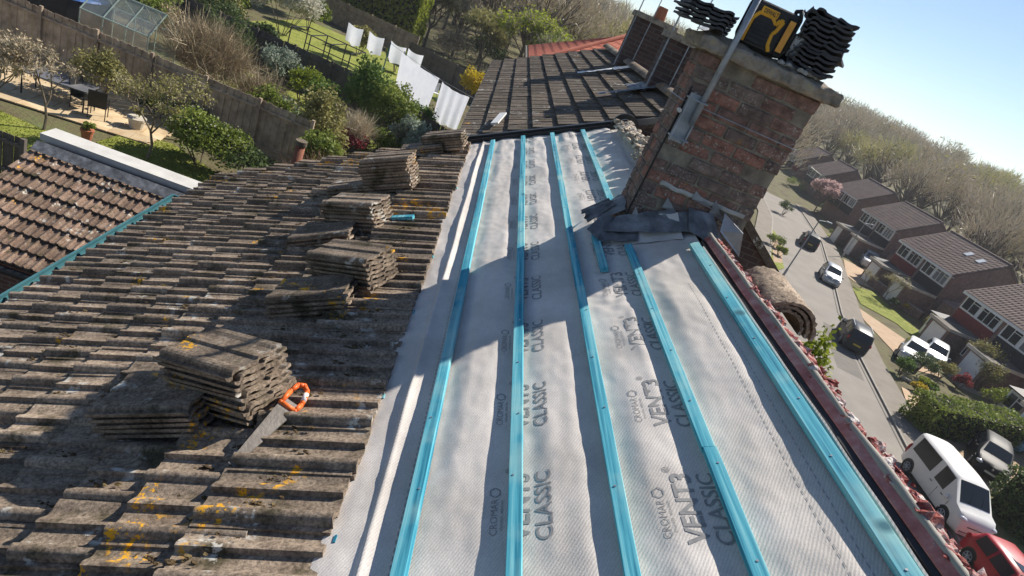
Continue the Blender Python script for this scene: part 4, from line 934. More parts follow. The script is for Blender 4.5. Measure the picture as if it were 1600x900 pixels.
# table, chairs, pots
tb = tag(empty('garden_table', gp(92, 158), R(8)), 'rectangular grey garden table under the bare tree', 'table')
mb = MB(); mb.box((0, 0, .73), (1.9, .95, .03)); mb.build('table_top', M('table_grey', [(.10, .10, .11), (.16, .16, .17)], 4, .4), tb)
for sx in (-.85, .85):
    for sy_ in (-.4, .4): mb = MB(); mb.tube((sx, sy_, 0), (sx, sy_, .72), .025, .025, 6); mb.build('leg', m_black, tb)
def gchair(pos, rz, label):
    o = tag(empty('garden_chair', pos, rz), label, 'chair', 'garden chairs round the patio table'); mb = MB(); mb.box((0, 0, .44), (.5, .48, .03)); mb.build('seat', m_black, o)
    mb = MB(); mb.box((0, .25, .72), (.5, .03, .5), Matrix.Rotation(R(-10), 3, 'X')); mb.build('backrest', m_black, o)
    for sx in (-.23, .23):
        for sy_ in (-.22, .22): mb = MB(); mb.tube((sx, sy_, 0), (sx, sy_, .43), .014, .014, 6); mb.build('leg', m_black, o)
        mb = MB(); mb.path([(sx, -.22, .43), (sx, -.22, .64), (sx, .24, .66)], .014, 6); mb.build('armrest', m_black, o)
gchair(gp(152, 185), R(200), 'black garden chair at the right end of the grey table'); gchair(gp(128, 172), R(80), 'black garden chair tucked nearer the table than its twin')
def pot(pos, r, h, mat, label, leafm=None):
    o = tag(empty('plant_pot', pos), label, 'plant pot'); mb = MB(); mb.tube((0, 0, 0), (0, 0, h*.82), r*.72, r*.95, 14, True); mb.tube((0, 0, h*.82), (0, 0, h), r*1.05, r*1.08, 14, True); mb.build('pot', mat, o)
    if leafm: obj('plant', npmesh('plant', *leaf_arrays(clump_points((0, 0, h*1.3), (r, r, r*1.2), 60, 5), .1), leafm), o)
pot(gp(135, 218, GZ+.04), .17, .32, m_terra, 'terracotta pot on the edge of the patio', L_mid); pot(gp(212, 200, GZ+.03), .26, .36, m_cream, 'pale stone pot beside the flowering shrub', L_olive)
tree(gp(68, 203), 3.5, 'bare budding tree in front of the patio table', L_tan, 3, 4, .5, .26, .045, .05, 1, 8, barkm=m_bark_l, twl=.18, sc=.08)
tree(gp(229, 248), 2.35, 'small round lawn tree with yellowish buds', L_olive, 8, 4, .8, .42, .05, .05, 5, 10, barkm=m_bark_l, twl=.16, sc=.12)
tree(gp(-14, 190), 3.0, 'bare tree at the left edge of the patio', L_tan, 14, 4, .6, .25, .05, .07, 2, 10, barkm=m_bark_l)
bush(gp(150, 160), (1.0, .7, 1.0), L_olive, 'yellow brown shrub against the weathered fence', 2200, .07)
bush(gp(312, 258), (1.35, 1.1, .95), L_mid, 'large rounded evergreen shrub with pale blossom on the lawn', 9000, .075, extra=(L_white, 260, .05), nclump=40, spread=.36, stems=3)
bush(gp(375, 285), (.9, .9, .7), L_dark, 'low dark shrub right of the rounded evergreen', 1400, .08)
bush(gp(300, 195), (.9, .4, .5), L_dark, 'dark low shrubs at the fence foot', 800, .08)
bush(gp(250, 190), (1., .5, .5), L_dark, 'dark ground shrub behind the lawn tree', 800, .08)
# greenhouse and the garden behind the fence
gh = tag(empty('greenhouse', (-13.6, 25.6, GZ), R(-4)), 'small glass greenhouse with pale frame behind the fence', 'greenhouse')
gw, gl, ghh, gr_ = 1.9, 2.6, 1.7, 2.5
mb = MB()
for x in (-gl/2, -gl/6, gl/6, gl/2):
    for y in (-gw/2, gw/2): mb.tube((x, y, 0), (x, y, ghh), .025, .025, 5); mb.tube((x, y, ghh), (x, 0, gr_), .025, .025, 5)
for y, z in ((-gw/2, ghh), (gw/2, ghh), (0, gr_), (-gw/2, .05), (gw/2, .05)): mb.tube((-gl/2, y, z), (gl/2, y, z), .03, .03, 5)
mb.build('frame', M('green_alloy', [(.22, .3, .27), (.34, .42, .38)], 3, .5, 0, metal=.3), gh)
for x in (-gl/3, 0, gl/3):
    for y in (-1, 1):
        mb = MB(); mb.add([Vector((x-gl/6+.03, y*gw/2, ghh)), Vector((x+gl/6-.03, y*gw/2, ghh)), Vector((x+gl/6-.03, 0, gr_)), Vector((x-gl/6+.03, 0, gr_))], [(0, 1, 2, 3)]); mb.build('roof_pane', m_clear, gh)
        mb = MB(); mb.add([Vector((x-gl/6+.03, y*gw/2, .08)), Vector((x+gl/6-.03, y*gw/2, .08)), Vector((x+gl/6-.03, y*gw/2, ghh-.03)), Vector((x-gl/6+.03, y*gw/2, ghh-.03))], [(0, 1, 2, 3)]); mb.build('side_pane', m_clear, gh)
bl = tag(empty('covered_pool', gp(95, 12), 0), 'blue covered garden pool behind the tall fence', 'pool')
mb = MB(); mb.tube((0, 0, 0), (0, 0, .9), 1.9, 1.9, 28); mb.build('wall', m_slate, bl); mb = MB(); mb.tube((0, 0, .9), (0, 0, .98), 1.95, 1.9, 28); mb.build('cover', m_blue_tarp, bl)
sh = tag(empty('garden_shed', gp(135, 8), R(5)), 'dark brown garden shed beside the blue pool cover', 'shed')
mb = MB(); mb.box((0, 0, 1), (1.8, 1.5, 2)); mb.build('wall', m_bark, sh); mb = MB(); mb.prism([Vector((-1, -.9, 1.95)), Vector((-1, .9, 1.95)), Vector((-1, 0, 2.5))], (2, 0, 0)); mb.build('roof', m_felt, sh)
tangle((-10.6, 25.6, GZ), (2.3, 1.6, 1.7), 'big tangle of bare buff branches behind the weathered fence', L_tan, 3600, .8, .011)
tangle((-8.2, 24.6, GZ), (1.5, 1.3, 1.2), 'tangled dry shrub right of the big bare tangle', L_tan, 1600, .6, .01, leafm=L_olive, nl=500)
bush((-7.1, 24.4, GZ), (.9, .8, .8), L_silver, 'silvery leaved shrub by the fence end', 1200, .09)
bush((-8.6, 26.6, GZ), (1.2, 1, .5), L_bright, 'low bright green ground plants behind the dry shrubs', 1400, .09)
bush((-6.6, 27.8, GZ), (.8, .8, 1.2), L_green, 'small rounded green bush before the dark fence', 1500, .09)
bush((-5.3, 22.6, GZ), (1.1, 1., 1.7), L_olive, 'tall olive green shrub above the far tile stacks', 2800, .085, nclump=26, spread=.3)
bush((-4.6, 20.6, GZ), (1.0, .9, 1.2), L_mid, 'yellow green bush behind the flue pipe', 2400, .08, nclump=22, spread=.3)
tangle((-3.9, 19.2, GZ), (1.3, 1., 1.0), 'reddish bare brambles above the tall tile stack', M('bramble', [(.12, .06, .04), (.24, .13, .09)], 2, .9), 1500, .5, .008, leafm=L_olive, nl=500)
bush((-2.9, 20.0, GZ), (.9, .8, .9), L_silver, 'grey leaved bush above the far verge', 1200, .085)
bush((-5.0, 29.2, GZ), (1.4, 1.1, 1.9), L_green, 'large dark leafy shrub in front of the black climbing frame', 4200, .09, nclump=28, spread=.32)
bush((-3.5, 28.3, GZ), (1.3, 1.0, 1.7), L_mid, 'leafy shrub with pale stems in front of the sheets', 3200, .09, nclump=26, spread=.3)
bush((-2.4, 26.4, GZ), (1.0, .9, 1.4), L_silver, 'grey green shrub reaching toward the washing', 2200, .09, nclump=22, spread=.3)
tangle((-4.6, 26., GZ), (1.3, 1.2, 1.0), 'dark bare stems under the leafy shrubs', L_grey, 900, .6, .01)
bush((-6.3, 22.8, GZ), (.6, .6, .5), L_mid, 'small green bush left of the olive shrub', 700, .08)
for q, (x, y, r, m_, lab) in enumerate(((-15.5, 30.5, 1.5, L_mid, 'broad green shrub behind the greenhouse'), (-12.3, 31., 1.4, L_dark, 'dark shrub behind the bare tangle'), (-9.3, 31.2, .9, L_dark, 'small dark bush before the far dark fence'), (-18.5, 29.5, 1.6, L_olive, 'olive shrub left of the greenhouse'))):
    bush((x, y, GZ), (r, r*.8, r*.9), m_, lab, 2400, .1)
# climbing frame, washing and sheets
cf = tag(empty('climbing_frame', (-9.2, 37.2, GZ), R(-10)), 'black metal framed enclosure left of the washing', 'frame')
mb = MB()
for x in (-1.8, -.6, .6, 1.8):
    for y in (-1, 1): mb.tube((x, y, 0), (x, y, 1.9), .035, .035, 5)
    mb.tube((x, -1, 1.9), (x, 1, 1.9), .03, .03, 5)
for y in (-1, 1):
    for z in (1.9, 1.0): mb.tube((-1.8, y, z), (1.8, y, z), .03, .03, 5)
mb.build('bars', m_black, cf)
def laundry(p0, p1, z, drop, label, folds=3, seed=0):
    p0, p1 = Vector((*p0, z)), Vector((*p1, z)); d = (p1-p0).normalized(); nrm = Vector((-d.y, d.x, 0)); mb = MB()
    mb.grid(lambda u, v: p0.lerp(p1, u*(1-.05*v))+Vector((0, 0, -drop*v*(1-.12*math.sin(u*9+seed)*.3)-.12*math.sin(math.pi*u)))+nrm*((.05+.10*v)*math.sin(u*folds*6.28+seed)+.12*v), 36, 12)
    o = mb.build('hung_sheet', m_sheet, None, True); tag(o, label, 'laundry'); return o
laundry((-5.5, 39.0), (-2.65, 35.7), 6.55, 2.0, 'largest white sheet on the washing line', .5, 1)
laundry((-2.5, 35.6), (-.75, 34.5), 6.45, 2.0, 'gathered white sheet at the right end of the line', 3.5, 2)
for q, (x, lab) in enumerate(((-11.3, 'leftmost small white sheet behind the black frame'), (-9.9, 'second small white sheet behind the black frame'), (-8.4, 'third small white sheet behind the black frame'), (-7.2, 'rightmost small white sheet behind the black frame'))):
    laundry((x+1.5, 43.2-.1*q), (x+2.6, 42.8-.1*q), 6.35, 1.15, lab, 1., q)
wl_ = tag(empty('washing_line', (-2, 34, GZ)), 'grey washing line stretched above the hanging sheets', 'washing line'); mb = MB()
mb.path([(-6.4, 40., 6.62), (-2.58, 35.65, 6.5), (.2, 33.9, 6.5)], .012, 5); o = mb.build('line', m_steel, wl_); o.location = (2, -34, -GZ)
for p in ((-6.4, 40.), (.2, 33.9)): mb = MB(); mb.tube((p[0]+2, p[1]-34, 0), (p[0]+2, p[1]-34, 2.66), .035, .035, 6); mb.build('post', m_teal, wl_)
lawn([(-6, 30.5), (.2, 28.5), (1.2, 34), (-4, 38)], GZ+.01, 5000)
ta = tag(empty('garden_chair', (-3.2, 42.5, GZ), R(20)), 'white garden chair before the black fence', 'chair'); mb = MB(); mb.box((0, 0, .44), (.55, .5, .04)); mb.build('seat', m_white, ta); mb = MB(); mb.box((0, .25, .75), (.55, .04, .6)); mb.build('backrest', m_white, ta)
for sx in (-.24, .24):
    for s2 in (-.2, .2): mb = MB(); mb.tube((sx, s2, 0), (sx, s2, .43), .02, .02, 5); mb.build('leg', m_white, ta)
# taller planting at the back
bush((-13.6, 43, GZ), (2.5, 2.0, 2.1), L_white, 'white blossoming shrub above the dark fence', 6500, .12, nclump=30, spread=.3)
hedge((-11.2, 60.5, GZ), 7.5, 2.6, 6.3, 'tall bright green conifer hedge at the top of the gardens', L_conifer, 14000, R(-14), .22)
hedge((-22., 47, GZ), 9., 2.2, 3.6, 'broad mid green hedge behind the greenhouse garden', L_mid, 7000, R(-10), .2)
hedge((-29., 36, GZ), 6., 2.2, 3.0, 'green hedge at the far left beyond the shed', L_mid, 4000, R(-10), .2)
bush((-1.2, 44.6, GZ), (1.2, .9, 1.5), L_yellow, 'bright yellow flowering shrub by the dark roof edge', 2600, .1, nclump=20, spread=.3)
bush((.5, 48, GZ), (1.0, .8, 1.4), L_bright, 'yellow green shrub beyond the flowering yellow one', 1600, .11)
for q, (x, y, h_, m_, lab) in enumerate(((-4.5, 66, 8.5, L_grey, 'grey bare tree right of the conifer hedge'), (-1.5, 60, 7.5, L_olive, 'olive budding tree beyond the black fence'), (2.5, 56, 9, L_conifer, 'yellow green budding tree behind the red roof'), (-19.5, 60, 8, L_dark, 'dark evergreen tree left of the conifer hedge'), (-27, 52, 8, L_dark, 'dark evergreen tree at the upper left'), (-14.8, 52, 6, L_olive, 'budding tree behind the white blossom'), (4.6, 52, 8.5, L_mid, 'green tree above the red roof ridge'), (8., 60, 9, L_grey, 'bare grey tree right of the red roof'))):
    if m_ in (L_dark,): bush((x, y, GZ), (2.6, 2.4, h_*.5), m_, lab, 5000, .2, 'tree', 30, spread=.32, name='evergreen_tree')
    else: tree((x, y, GZ), h_, lab, m_, 30+q, 5, .6, .22, .16, .16, 5 if m_ is L_conifer else 2, 9, twl=.7, tw=.018, sc=.1, twm=L_greyg if q % 2 else L_grey)
tree((-7.2, 64, GZ), 9, 'dense bare tree between the hedge and the yellow shrub', L_olive, 77, 5, .6, .22, .16, .16, 2, 10, twl=.7, tw=.02, sc=.1)

# ================================================================== WOODED HILL
def wood_proto(seed, nt_, h=11., green=.0):
    r2 = np.random.default_rng(seed); cr_ = h*.42; parts = []; mi = []
    d = r2.normal(size=(26, 3)); d /= np.linalg.norm(d, axis=1, keepdims=True); d[:, 2] = np.abs(d[:, 2])*.9-.1
    cen = d*np.array([cr_, cr_, h*.36])*.72+np.array([0, 0, h*.6])
    idx = r2.integers(0, 26, nt_); q = r2.normal(size=(nt_, 3)); q /= np.linalg.norm(q, axis=1, keepdims=True); P = cen[idx]+q*cr_*.36*(r2.random((nt_, 1))**.5)
    D_ = P-np.array([0, 0, h*.25]); D_ = D_/np.linalg.norm(D_, axis=1, keepdims=True)+r2.normal(size=P.shape)*.45; D_[:, 2] += .25
    v, f = twig_arrays(P, D_, h*.105, h*.0042); parts.append((v, f)); mi.append(np.full(len(f), 0 if green < .3 else 1))
    if green: v, f = leaf_arrays(P[::3]+r2.normal(size=P[::3].shape)*.25, h*.028); parts.append((v, f)); mi.append(np.full(len(f), 2))
    mb = MB(); mb.tube((0, 0, -1), (0, 0, h*.45), h*.022, h*.014, 5, False)
    for c in cen: mb.tube((0, 0, h*r2.uniform(.22, .45)), tuple(c), h*.010, h*.003, 4, False)
    v = np.array(mb.v); f = np.array([g for g in mb.f if len(g) == 4]); parts.append((v, f)); mi.append(np.full(len(f), 3))
    V, Fc = cat(parts); return V, Fc, np.concatenate(mi)
protos = [wood_proto(1, 750), wood_proto(2, 800), wood_proto(3, 700, green=.2), wood_proto(4, 750, green=.5), wood_proto(5, 650)]
def wood(name, pts, label):
    Vs = []; Fs = []; Ms = []; o = 0
    for (x, y, s, k) in pts:
        V, Fc, mi = protos[k]; a = rng.random()*6.28; ca, sa = math.cos(a), math.sin(a); W = V*s
        W = np.c_[W[:, 0]*ca-W[:, 1]*sa+x, W[:, 0]*sa+W[:, 1]*ca+y, W[:, 2]+hgt(x, y)]; Vs.append(W); Fs.append(Fc+o); Ms.append(mi); o += len(W)
    ob = stuff(obj(name, npmesh(name, np.concatenate(Vs), np.concatenate(Fs), [L_grey, L_greyg, L_olive, m_bark], np.concatenate(Ms)))); ob['label'] = label; ob['category'] = 'woodland'
pts = []
def inwood(x, y):
    if x > 30: return x > 66+.06*max(0, y-60) or y > 134
    return y > (66 if -7 < x else 84+.2*abs(x))
for q in range(4000):
    az = R(random.uniform(-16, 50)); rr = 66+210*random.random()**1.2; x, y = rr*math.sin(az), rr*math.cos(az)
    if not inwood(x, y): continue
    if any((x-p[0])**2+(y-p[1])**2 < (3.9+rr*.012)**2 for p in pts): continue
    pts.append((x, y, random.uniform(.9, 1.5), random.choice((0, 1, 4, 2, 3, 3, 2, 0))))
pts = pts[:430]
wood('woodland', pts, 'bare and budding woodland covering the hillside behind the houses')

# ================================================================== HOUSES ACROSS THE ROAD
def window(parent, base, x, y0, y1, z0, z1, panes=3, glass=None, axis='x', name='window'):
    # white frame standing proud of the wall that faces -x (or -y), panes as sub-parts
    glass = glass or m_glass; mb = MB(); t = .06; n = panes
    def bx(a0, a1, b0, b1, d0, d1):
        if axis == 'x': mb.box2((x+d0, a0, b0), (x+d1, a1, b1))
        else: mb.box2((a0, x+d0, b0), (a1, x+d1, b1))
    bx(y0, y1, z0, z0+t, -.06, .02); bx(y0, y1, z1-t, z1, -.06, .02)
    for q in range(n+1):
        yy = y0+(y1-y0-t)*q/n; bx(yy, yy+t, z0+t, z1-t, -.055, .02)
    for q in range(0, n, 2):
        ya, yb = y0+(y1-y0-t)*q/n+t, y0+(y1-y0-t)*(q+1)/n; bx(ya, yb, z0+(z1-z0)*.68, z0+(z1-z0)*.68+.05, -.05, .02)
    o = wpart(mb, name, m_white, parent, base)
    for q in range(n):
        ya, yb = y0+(y1-y0-t)*q/n+t, y0+(y1-y0-t)*(q+1)/n; mb = MB()
        if axis == 'x': mb.box2((x-.02, ya, z0+t), (x+.012, yb, z1-t))
        else: mb.box2((ya, x-.02, z0+t), (yb, x+.012, z1-t))
        mb.build('pane', glass, o)
    return o
def street_house(x0, y0, y1, label, clads, gz=0., eave=5.1, ridge=7.75, depth=8.2, far=False, roofmat=None, wall=None, porch=(0, 1), rooflights=False):
    B = Vector((x0, (y0+y1)/2, gz)); h = tag(empty('brick_house', B), label, 'house', 'houses across the road'); wall = wall or m_wall_brown; roofmat = roofmat or m_tile_brown
    x1 = x0+depth; xr = x0+depth/2; E_, Rg = gz+eave, gz+ridge
    mb = MB(); mb.prism([Vector((x, y0, z)) for x, z in ((x0, gz-.6), (x1, gz-.6), (x1, E_), (xr, Rg-.12), (x0, E_))], (0, y1-y0, 0)); wpart(mb, 'wall', wall, h, B)
    ov = .38; sl_ = (Rg-E_)/(depth/2); n = max(8, int((y1-y0)/.34))
    for sgn, nm in ((-1, 'front'), (1, 'back')):
        xe = xr+sgn*(depth/2+ov); ze_ = E_-ov*sl_+.06
        q = [(xe, y0-.12, ze_), (xe, y1+.12, ze_), (xr, y1+.12, Rg+.06), (xr, y0-.12, Rg+.06)]
        ribbed(h, B, q, n, roofmat, 'roof_slope', .05, 0 if far else 11)
    mb = MB(); mb.tube((xr, y0-.12, Rg+.08), (xr, y1+.12, Rg+.08), .13, .13, 8); wpart(mb, 'ridge', roofmat, h, B)
    mb = MB(); xe = x0-ov; ze_ = E_-ov*sl_; mb.box2((xe-.03, y0-.12, ze_-.16), (xe+.0, y1+.12, ze_+.06)); mb.box2((xe-.0, y0-.1, ze_-.16), (x0, y1+.1, ze_-.12)); wpart(mb, 'fascia', m_white, h, B)
    for yy in (y0-.13, y1+.10):
        mb = MB(); mb.prism([Vector((x0-ov, yy, ze_-.14)), Vector((xr, yy, Rg-.16)), Vector((x1+ov, yy, ze_-.14)), Vector((x1+ov, yy, ze_+.04)), Vector((xr, yy, Rg+.03)), Vector((x0-ov, yy, ze_+.04))], (0, .03, 0)); wpart(mb, 'bargeboard', m_tile_brown if yy < y0 else m_white, h, B)
    U = len(clads); wu = (y1-y0)/U
    for k, cm in enumerate(clads):
        a, b = y0+k*wu+.25, y0+(k+1)*wu-.25
        mb = MB(); mb.box2((x0-.09, a, gz+3.45), (x0-.005, b, gz+4.95)); wpart(mb, 'white_panel', m_white, h, B)
        window(h, B, x0-.10, a+.12, a+(b-a)*.50, gz+3.55, gz+4.8, 3, m_glass if k % 2 else m_glass_l); window(h, B, x0-.10, a+(b-a)*.56, b-.12, gz+3.55, gz+4.8, 2)
        mb = MB(); mb.box2((x0-.08, a, gz+2.35), (x0-.005, b, gz+3.44)); wpart(mb, 'cladding', cm, h, B)
        if far: continue
        # porch and garage under a flat roof
        pd = 1.7 if k in porch else .7
        g0_, g1_ = a, a+(b-a)*.55
        mb = MB(); mb.box2((x0-pd-1.6, g0_, gz-.5), (x0-.01, g1_, gz+2.3)); gg = wpart(mb, 'garage', wall, h, B)
        mb = MB(); mb.box2((x0-pd-1.64, g0_+.3, gz+.02), (x0-pd-1.6, g1_-.3, gz+2.05)); mb.build('garage_door', m_white, gg)
        mb = MB(); mb.box2((x0-pd-1.85, g0_-.15, gz+2.3), (x0-.09, g1_+.1, gz+2.42)); mb.build('flat_roof', m_felt, gg); mb = MB(); mb.box2((x0-pd-1.9, g0_-.18, gz+2.2), (x0-pd-1.86, g1_+.12, gz+2.46)); mb.box2((x0-pd-1.86, g0_-.2, gz+2.2), (x0-.1, g0_-.16, gz+2.46)); mb.build('roof_trim', m_cream, gg)
        mb = MB(); mb.box2((x0-pd, g1_+.11, gz-.5), (x0-.01, b+.1, gz+2.15)); pp = wpart(mb, 'porch', m_white if k % 2 else wall, h, B)
        mb = MB(); mb.prism([Vector((x0-pd-.3, g1_+.12, gz+2.16)), Vector((x0-.09, g1_+.12, gz+2.33)), Vector((x0-.09, g1_+.12, gz+2.42)), Vector((x0-pd-.3, g1_+.12, gz+2.25))], (0, b-g1_+.1, 0)); mb.build('porch_roof', m_slate if k % 2 else m_tile_brown, pp)
        mb = MB(); mb.box2((x0-pd-.03, g1_+.3, gz+.05), (x0-pd-.001, g1_+1.15, gz+2.0)); mb.build('door', m_white if not k % 2 else m_redclad, pp)
        w_ = window(h, B, x0-pd-.01, g1_+1.25, b-.05, gz+.9, gz+2.0, 2)
    if rooflights:
        for yy in (y0+1.6, y0+3.4):
            c = Vector((xr-1.5, yy, Rg-1.5*sl_+.16)); a_ = math.atan(sl_); mb = MB(); mb.box(c, (.75, .6, .08), Matrix.Rotation(-a_, 3, 'Y')); wpart(mb, 'rooflight', M('rooflight_glass', [(.55, .57, .6), (.7, .71, .72)], 3, .15, 0), h, B)
    mb = MB(); mb.tube((xr+.8, y0+.3, Rg-.6), (xr+.8, y0+.3, Rg+.25), .06, .06, 8); wpart(mb, 'vent_pipe', m_cream, h, B)
    return h
street_house(42.2, 23.0, 36.2, 'nearest house across the road, cut off by the right edge', [m_slate, m_redclad], eave=4.9)
street_house(44.9, 39.4, 49.2, 'pair of houses with dark red and navy cladding at the right edge', [m_slate, m_redclad], eave=5.05, ridge=7.5)
street_house(47.7, 54.9, 64., 'pair of houses with two small rooflights in the brown roof', [m_slate, m_redclad], rooflights=True)
street_house(51.3, 70.6, 78.6, 'brown roofed pair of houses beyond the rooflight pair', [m_slate, m_slate])
street_house(55.8, 88, 95.5, 'dark roofed house behind the pink blossom tree', [m_slate, m_slate], far=True)
street_house(58.6, 104.5, 111, 'small dark roofed house second from the far end of the row', [m_redclad, m_slate], far=True)
street_house(61.5, 120, 126, 'small dark roofed house at the far end of the row', [m_redclad, m_slate], far=True)
# link garage roof between the pairs
def shedroof(pos, dx, dy, z0, z1, label, mat, name='lean_to'):
    o = tag(empty(name, pos), label, 'outbuilding'); mb = MB(); mb.prism([Vector((0, 0, -.5)), Vector((dx, 0, -.5)), Vector((dx, 0, z1)), Vector((0, 0, z0))], (0, dy, 0)); mb.build('wall', m_wall_brown, o)
    ribbed(o, Vector((0, 0, 0)), ((-.25, -.12, z0-.02), (-.25, dy+.12, z0-.02), (dx+.1, dy+.12, z1+.1), (dx+.1, -.12, z1+.1)), 9, mat, 'roof', .04, 6)
shedroof((47.6, 50.4, 0), 4.2, 3.6, 2.5, 3.6, 'brown tiled lean-to between the rooflight pair and the red clad pair', m_tile_brown)
shedroof((51., 65.4, 0), 4.2, 3.8, 2.5, 3.6, 'brown tiled lean-to behind the silver people carrier', m_tile_brown)

# ================================================================== VEHICLES
def car(name, label, cat_, pos, rz, L, W, H, prof, pm, wheel_x, wr=.32, rim=None, van=False, roofrails=False, sunroof=False):
    """prof: stations rear->front (x, ztop, zbelt, roof half-width factor, kind of the span that follows): B body, S side glass, R rear glass, W windscreen, P pillar"""
    o = tag(empty(name, pos, rz), label, cat_, 'vehicles parked along the road')
    zb = .19; hw = W/2; rings = []
    for (x, zt, zl, wf, kd) in prof:
        tp = min(1., (L/2-abs(x))/.55); tw = .80+.20*smooth01(tp)**.6
        w_ = hw*tw; zt_, zl_ = zt*H, zl*H
        r = [(0, zb), (.84*w_, zb), (.97*w_, zb+.10), (w_, zb+.3*(zl_-zb)), (w_*.995, zb+.72*(zl_-zb)), (.955*w_, zl_), (wf*w_, zt_-.09*(zt_-zl_)-.012), (wf*w_*.86, zt_), (wf*w_*.45, zt_+.018), (0, zt_+.022)]
        full = [Vector((x, y, z)) for y, z in r]+[Vector((x, -y, z)) for y, z in r[-2:0:-1]]
        rings.append(full)
    k = len(rings[0]); mb = MB(); mb.add([v for r in rings for v in r], [(i*k+e, i*k+(e+1) % k, (i+1)*k+(e+1) % k, (i+1)*k+e) for i in range(len(rings)-1) for e in range(k)]+[tuple(range(k)), tuple(range((len(rings)-1)*k, len(rings)*k))])
    me = mb.mesh('body', pm); me.polygons.foreach_set('use_smooth', [True]*len(me.polygons)); me.set_sharp_from_angle(angle=R(38)); body = obj('body', me, o)
    def glass(nm, q):
        c = sum(q, Vector())/4; n_ = (q[1]-q[0]).cross(q[3]-q[0]).normalized()
        if n_.dot(c-Vector((c.x*.6, 0, H*.4))) < 0: n_ = -n_
        m2 = MB(); m2.prism([c+(v-c)*.93+n_*.004 for v in q], n_*.008); return m2.build(nm, m_glass, o)
    for i in range(len(prof)-1):
        kd = prof[i][4]; a, b = rings[i], rings[i+1]
        if kd == 'S':
            glass('side_window', [a[5], b[5], b[6], a[6]]); glass('side_window', [a[k-5], b[k-5], b[k-6], a[k-6]])
        if kd in 'RW':
            m2 = MB(); c = (a[9]+b[9])/2; nn = (b[7]-a[7]).cross(a[k-7]-a[7]).normalized(); nn = nn if nn.z > 0 else -nn
            idx = [7, 8, 9, k-8, k-7]; va = [a[e].lerp(b[e], .07)+nn*.008 for e in idx]; vb = [a[e].lerp(b[e], .93)+nn*.008 for e in idx]
            m2.add(va+vb, [(e, e+1, 6+e, 5+e) for e in range(4)]); m2.build('rear_window' if kd == 'R' else 'windscreen', m_glass, o, True)
            if kd == 'W':
                m3 = MB()
                for sy_ in (-.25, .25): p0 = b[9].lerp(a[9], .1)+nn*.02+Vector((0, sy_*W*.6, 0)); m3.tube(p0, p0+(a[9]-b[9])*.55+Vector((0, .2, 0)), .008, .006, 4)
                m3.build('wiper', m_black, o)
    for wx in wheel_x:
        for sy_ in (-1, 1):
            y = sy_*(hw-.005); m2 = MB(); m2.tube((wx, y-sy_*.12, wr+.02), (wx, y+sy_*.004, wr+.02), wr*1.17, wr*1.17, 22); m2.build('wheel_arch', m_black, o)
            we = MB(); we.tube((wx, y-sy_*.2, wr), (wx, y+sy_*.018, wr), wr, wr*.985, 24); wo = we.build('wheel', m_rubber, o)
            m3 = MB(); m3.tube((wx, y, wr), (wx, y+sy_*.024, wr), wr*.60, wr*.58, 18); m3.build('hub', m_black, wo)
            m3 = MB()
            for q in range(6):
                a = R(60*q+10); m3.tube((wx, y+sy_*.028, wr), (wx+wr*.6*math.cos(a), y+sy_*.026, wr+wr*.6*math.sin(a)), wr*.11, wr*.09, 6)
            for q in range(18):
                a, b = R(20*q), R(20*q+20); m3.tube((wx+wr*.63*math.cos(a), y+sy_*.022, wr+wr*.63*math.sin(a)), (wx+wr*.63*math.cos(b), y+sy_*.022, wr+wr*.63*math.sin(b)), wr*.05, wr*.05, 5, False)
            m3.build('rim', rim or m_galv, wo)
    zh = [p for p in prof if p[0] > L*.40][0][1]*H
    for sy_ in (-1, 1):
        m2 = MB(); m2.ellipsoid((L/2-.20, sy_*hw*.74, zh*.80), (.20, .19, .10), 10, 6); m2.build('headlight', m_headlamp, o, True)
        m2 = MB(); m2.ellipsoid((-L/2+.10, sy_*hw*.82, H*(.56 if not van else .45)), (.09, .10, .14 if not van else .3), 8, 6); m2.build('tail_light', m_tail, o, True)
        sx = [p for p in prof if p[4] == 'W'][0][0]
        zl = [p for p in prof if p[4] == 'W'][0][2]*H
        m2 = MB(); m2.ellipsoid((sx+.42, sy_*(hw+.07), zl+.03), (.07, .11, .085 if not van else .13), 8, 6); m2.build('wing_mirror', pm, o, True)
        for dx in (-.55, .35):
            m2 = MB(); m2.box((sx+dx-.25, sy_*hw*.995, zl-.12), (.16, .02, .025)); m2.build('door_handle', m_black if van else pm, o)
            m2 = MB(); m2.box((sx+dx+.25, sy_*(hw*.996), zb+.45*(zl-zb)+.1), (.012, .012, (zl-zb)*.72)); m2.build('door_seam', m_black, o)
        m2 = MB(); m2.box((0, sy_*(hw-.004), zb+.05), (L*.52, .02, .10)); m2.build('sill', m_black, o)
        if roofrails:
            m2 = MB(); zt = H*.985; m2.tube((-L*.30, sy_*hw*.72, zt+.04), (L*.08, sy_*hw*.72, zt+.04), .02, .02, 6); m2.build('roof_rail', m_steel, o)
    m2 = MB(); m2.box((L/2-.01, 0, .42), (.03, .52, .11)); m2.build('number_plate', m_plate, o); m2 = MB(); m2.box((-L/2+.005, 0, .62), (.03, .52, .11)); m2.build('number_plate', m_plate_y, o)
    m2 = MB(); m2.box((L/2-.03, 0, .62), (.05, W*.45, .10)); m2.build('grille', m_black, o); m2 = MB(); m2.box((L/2-.03, 0, .30), (.06, W*.66, .16)); m2.build('lower_grille', m_black, o)
    m2 = MB(); m2.tube((L/2-.005, 0, .66), (L/2+.012, 0, .66), .055, .05, 12); m2.build('badge', m_steel, o)
    if sunroof:
        m2 = MB(); m2.box((-.3, 0, H*.995+.012), (.9, W*.46, .012)); m2.build('sunroof', m_glass, o)
    return o
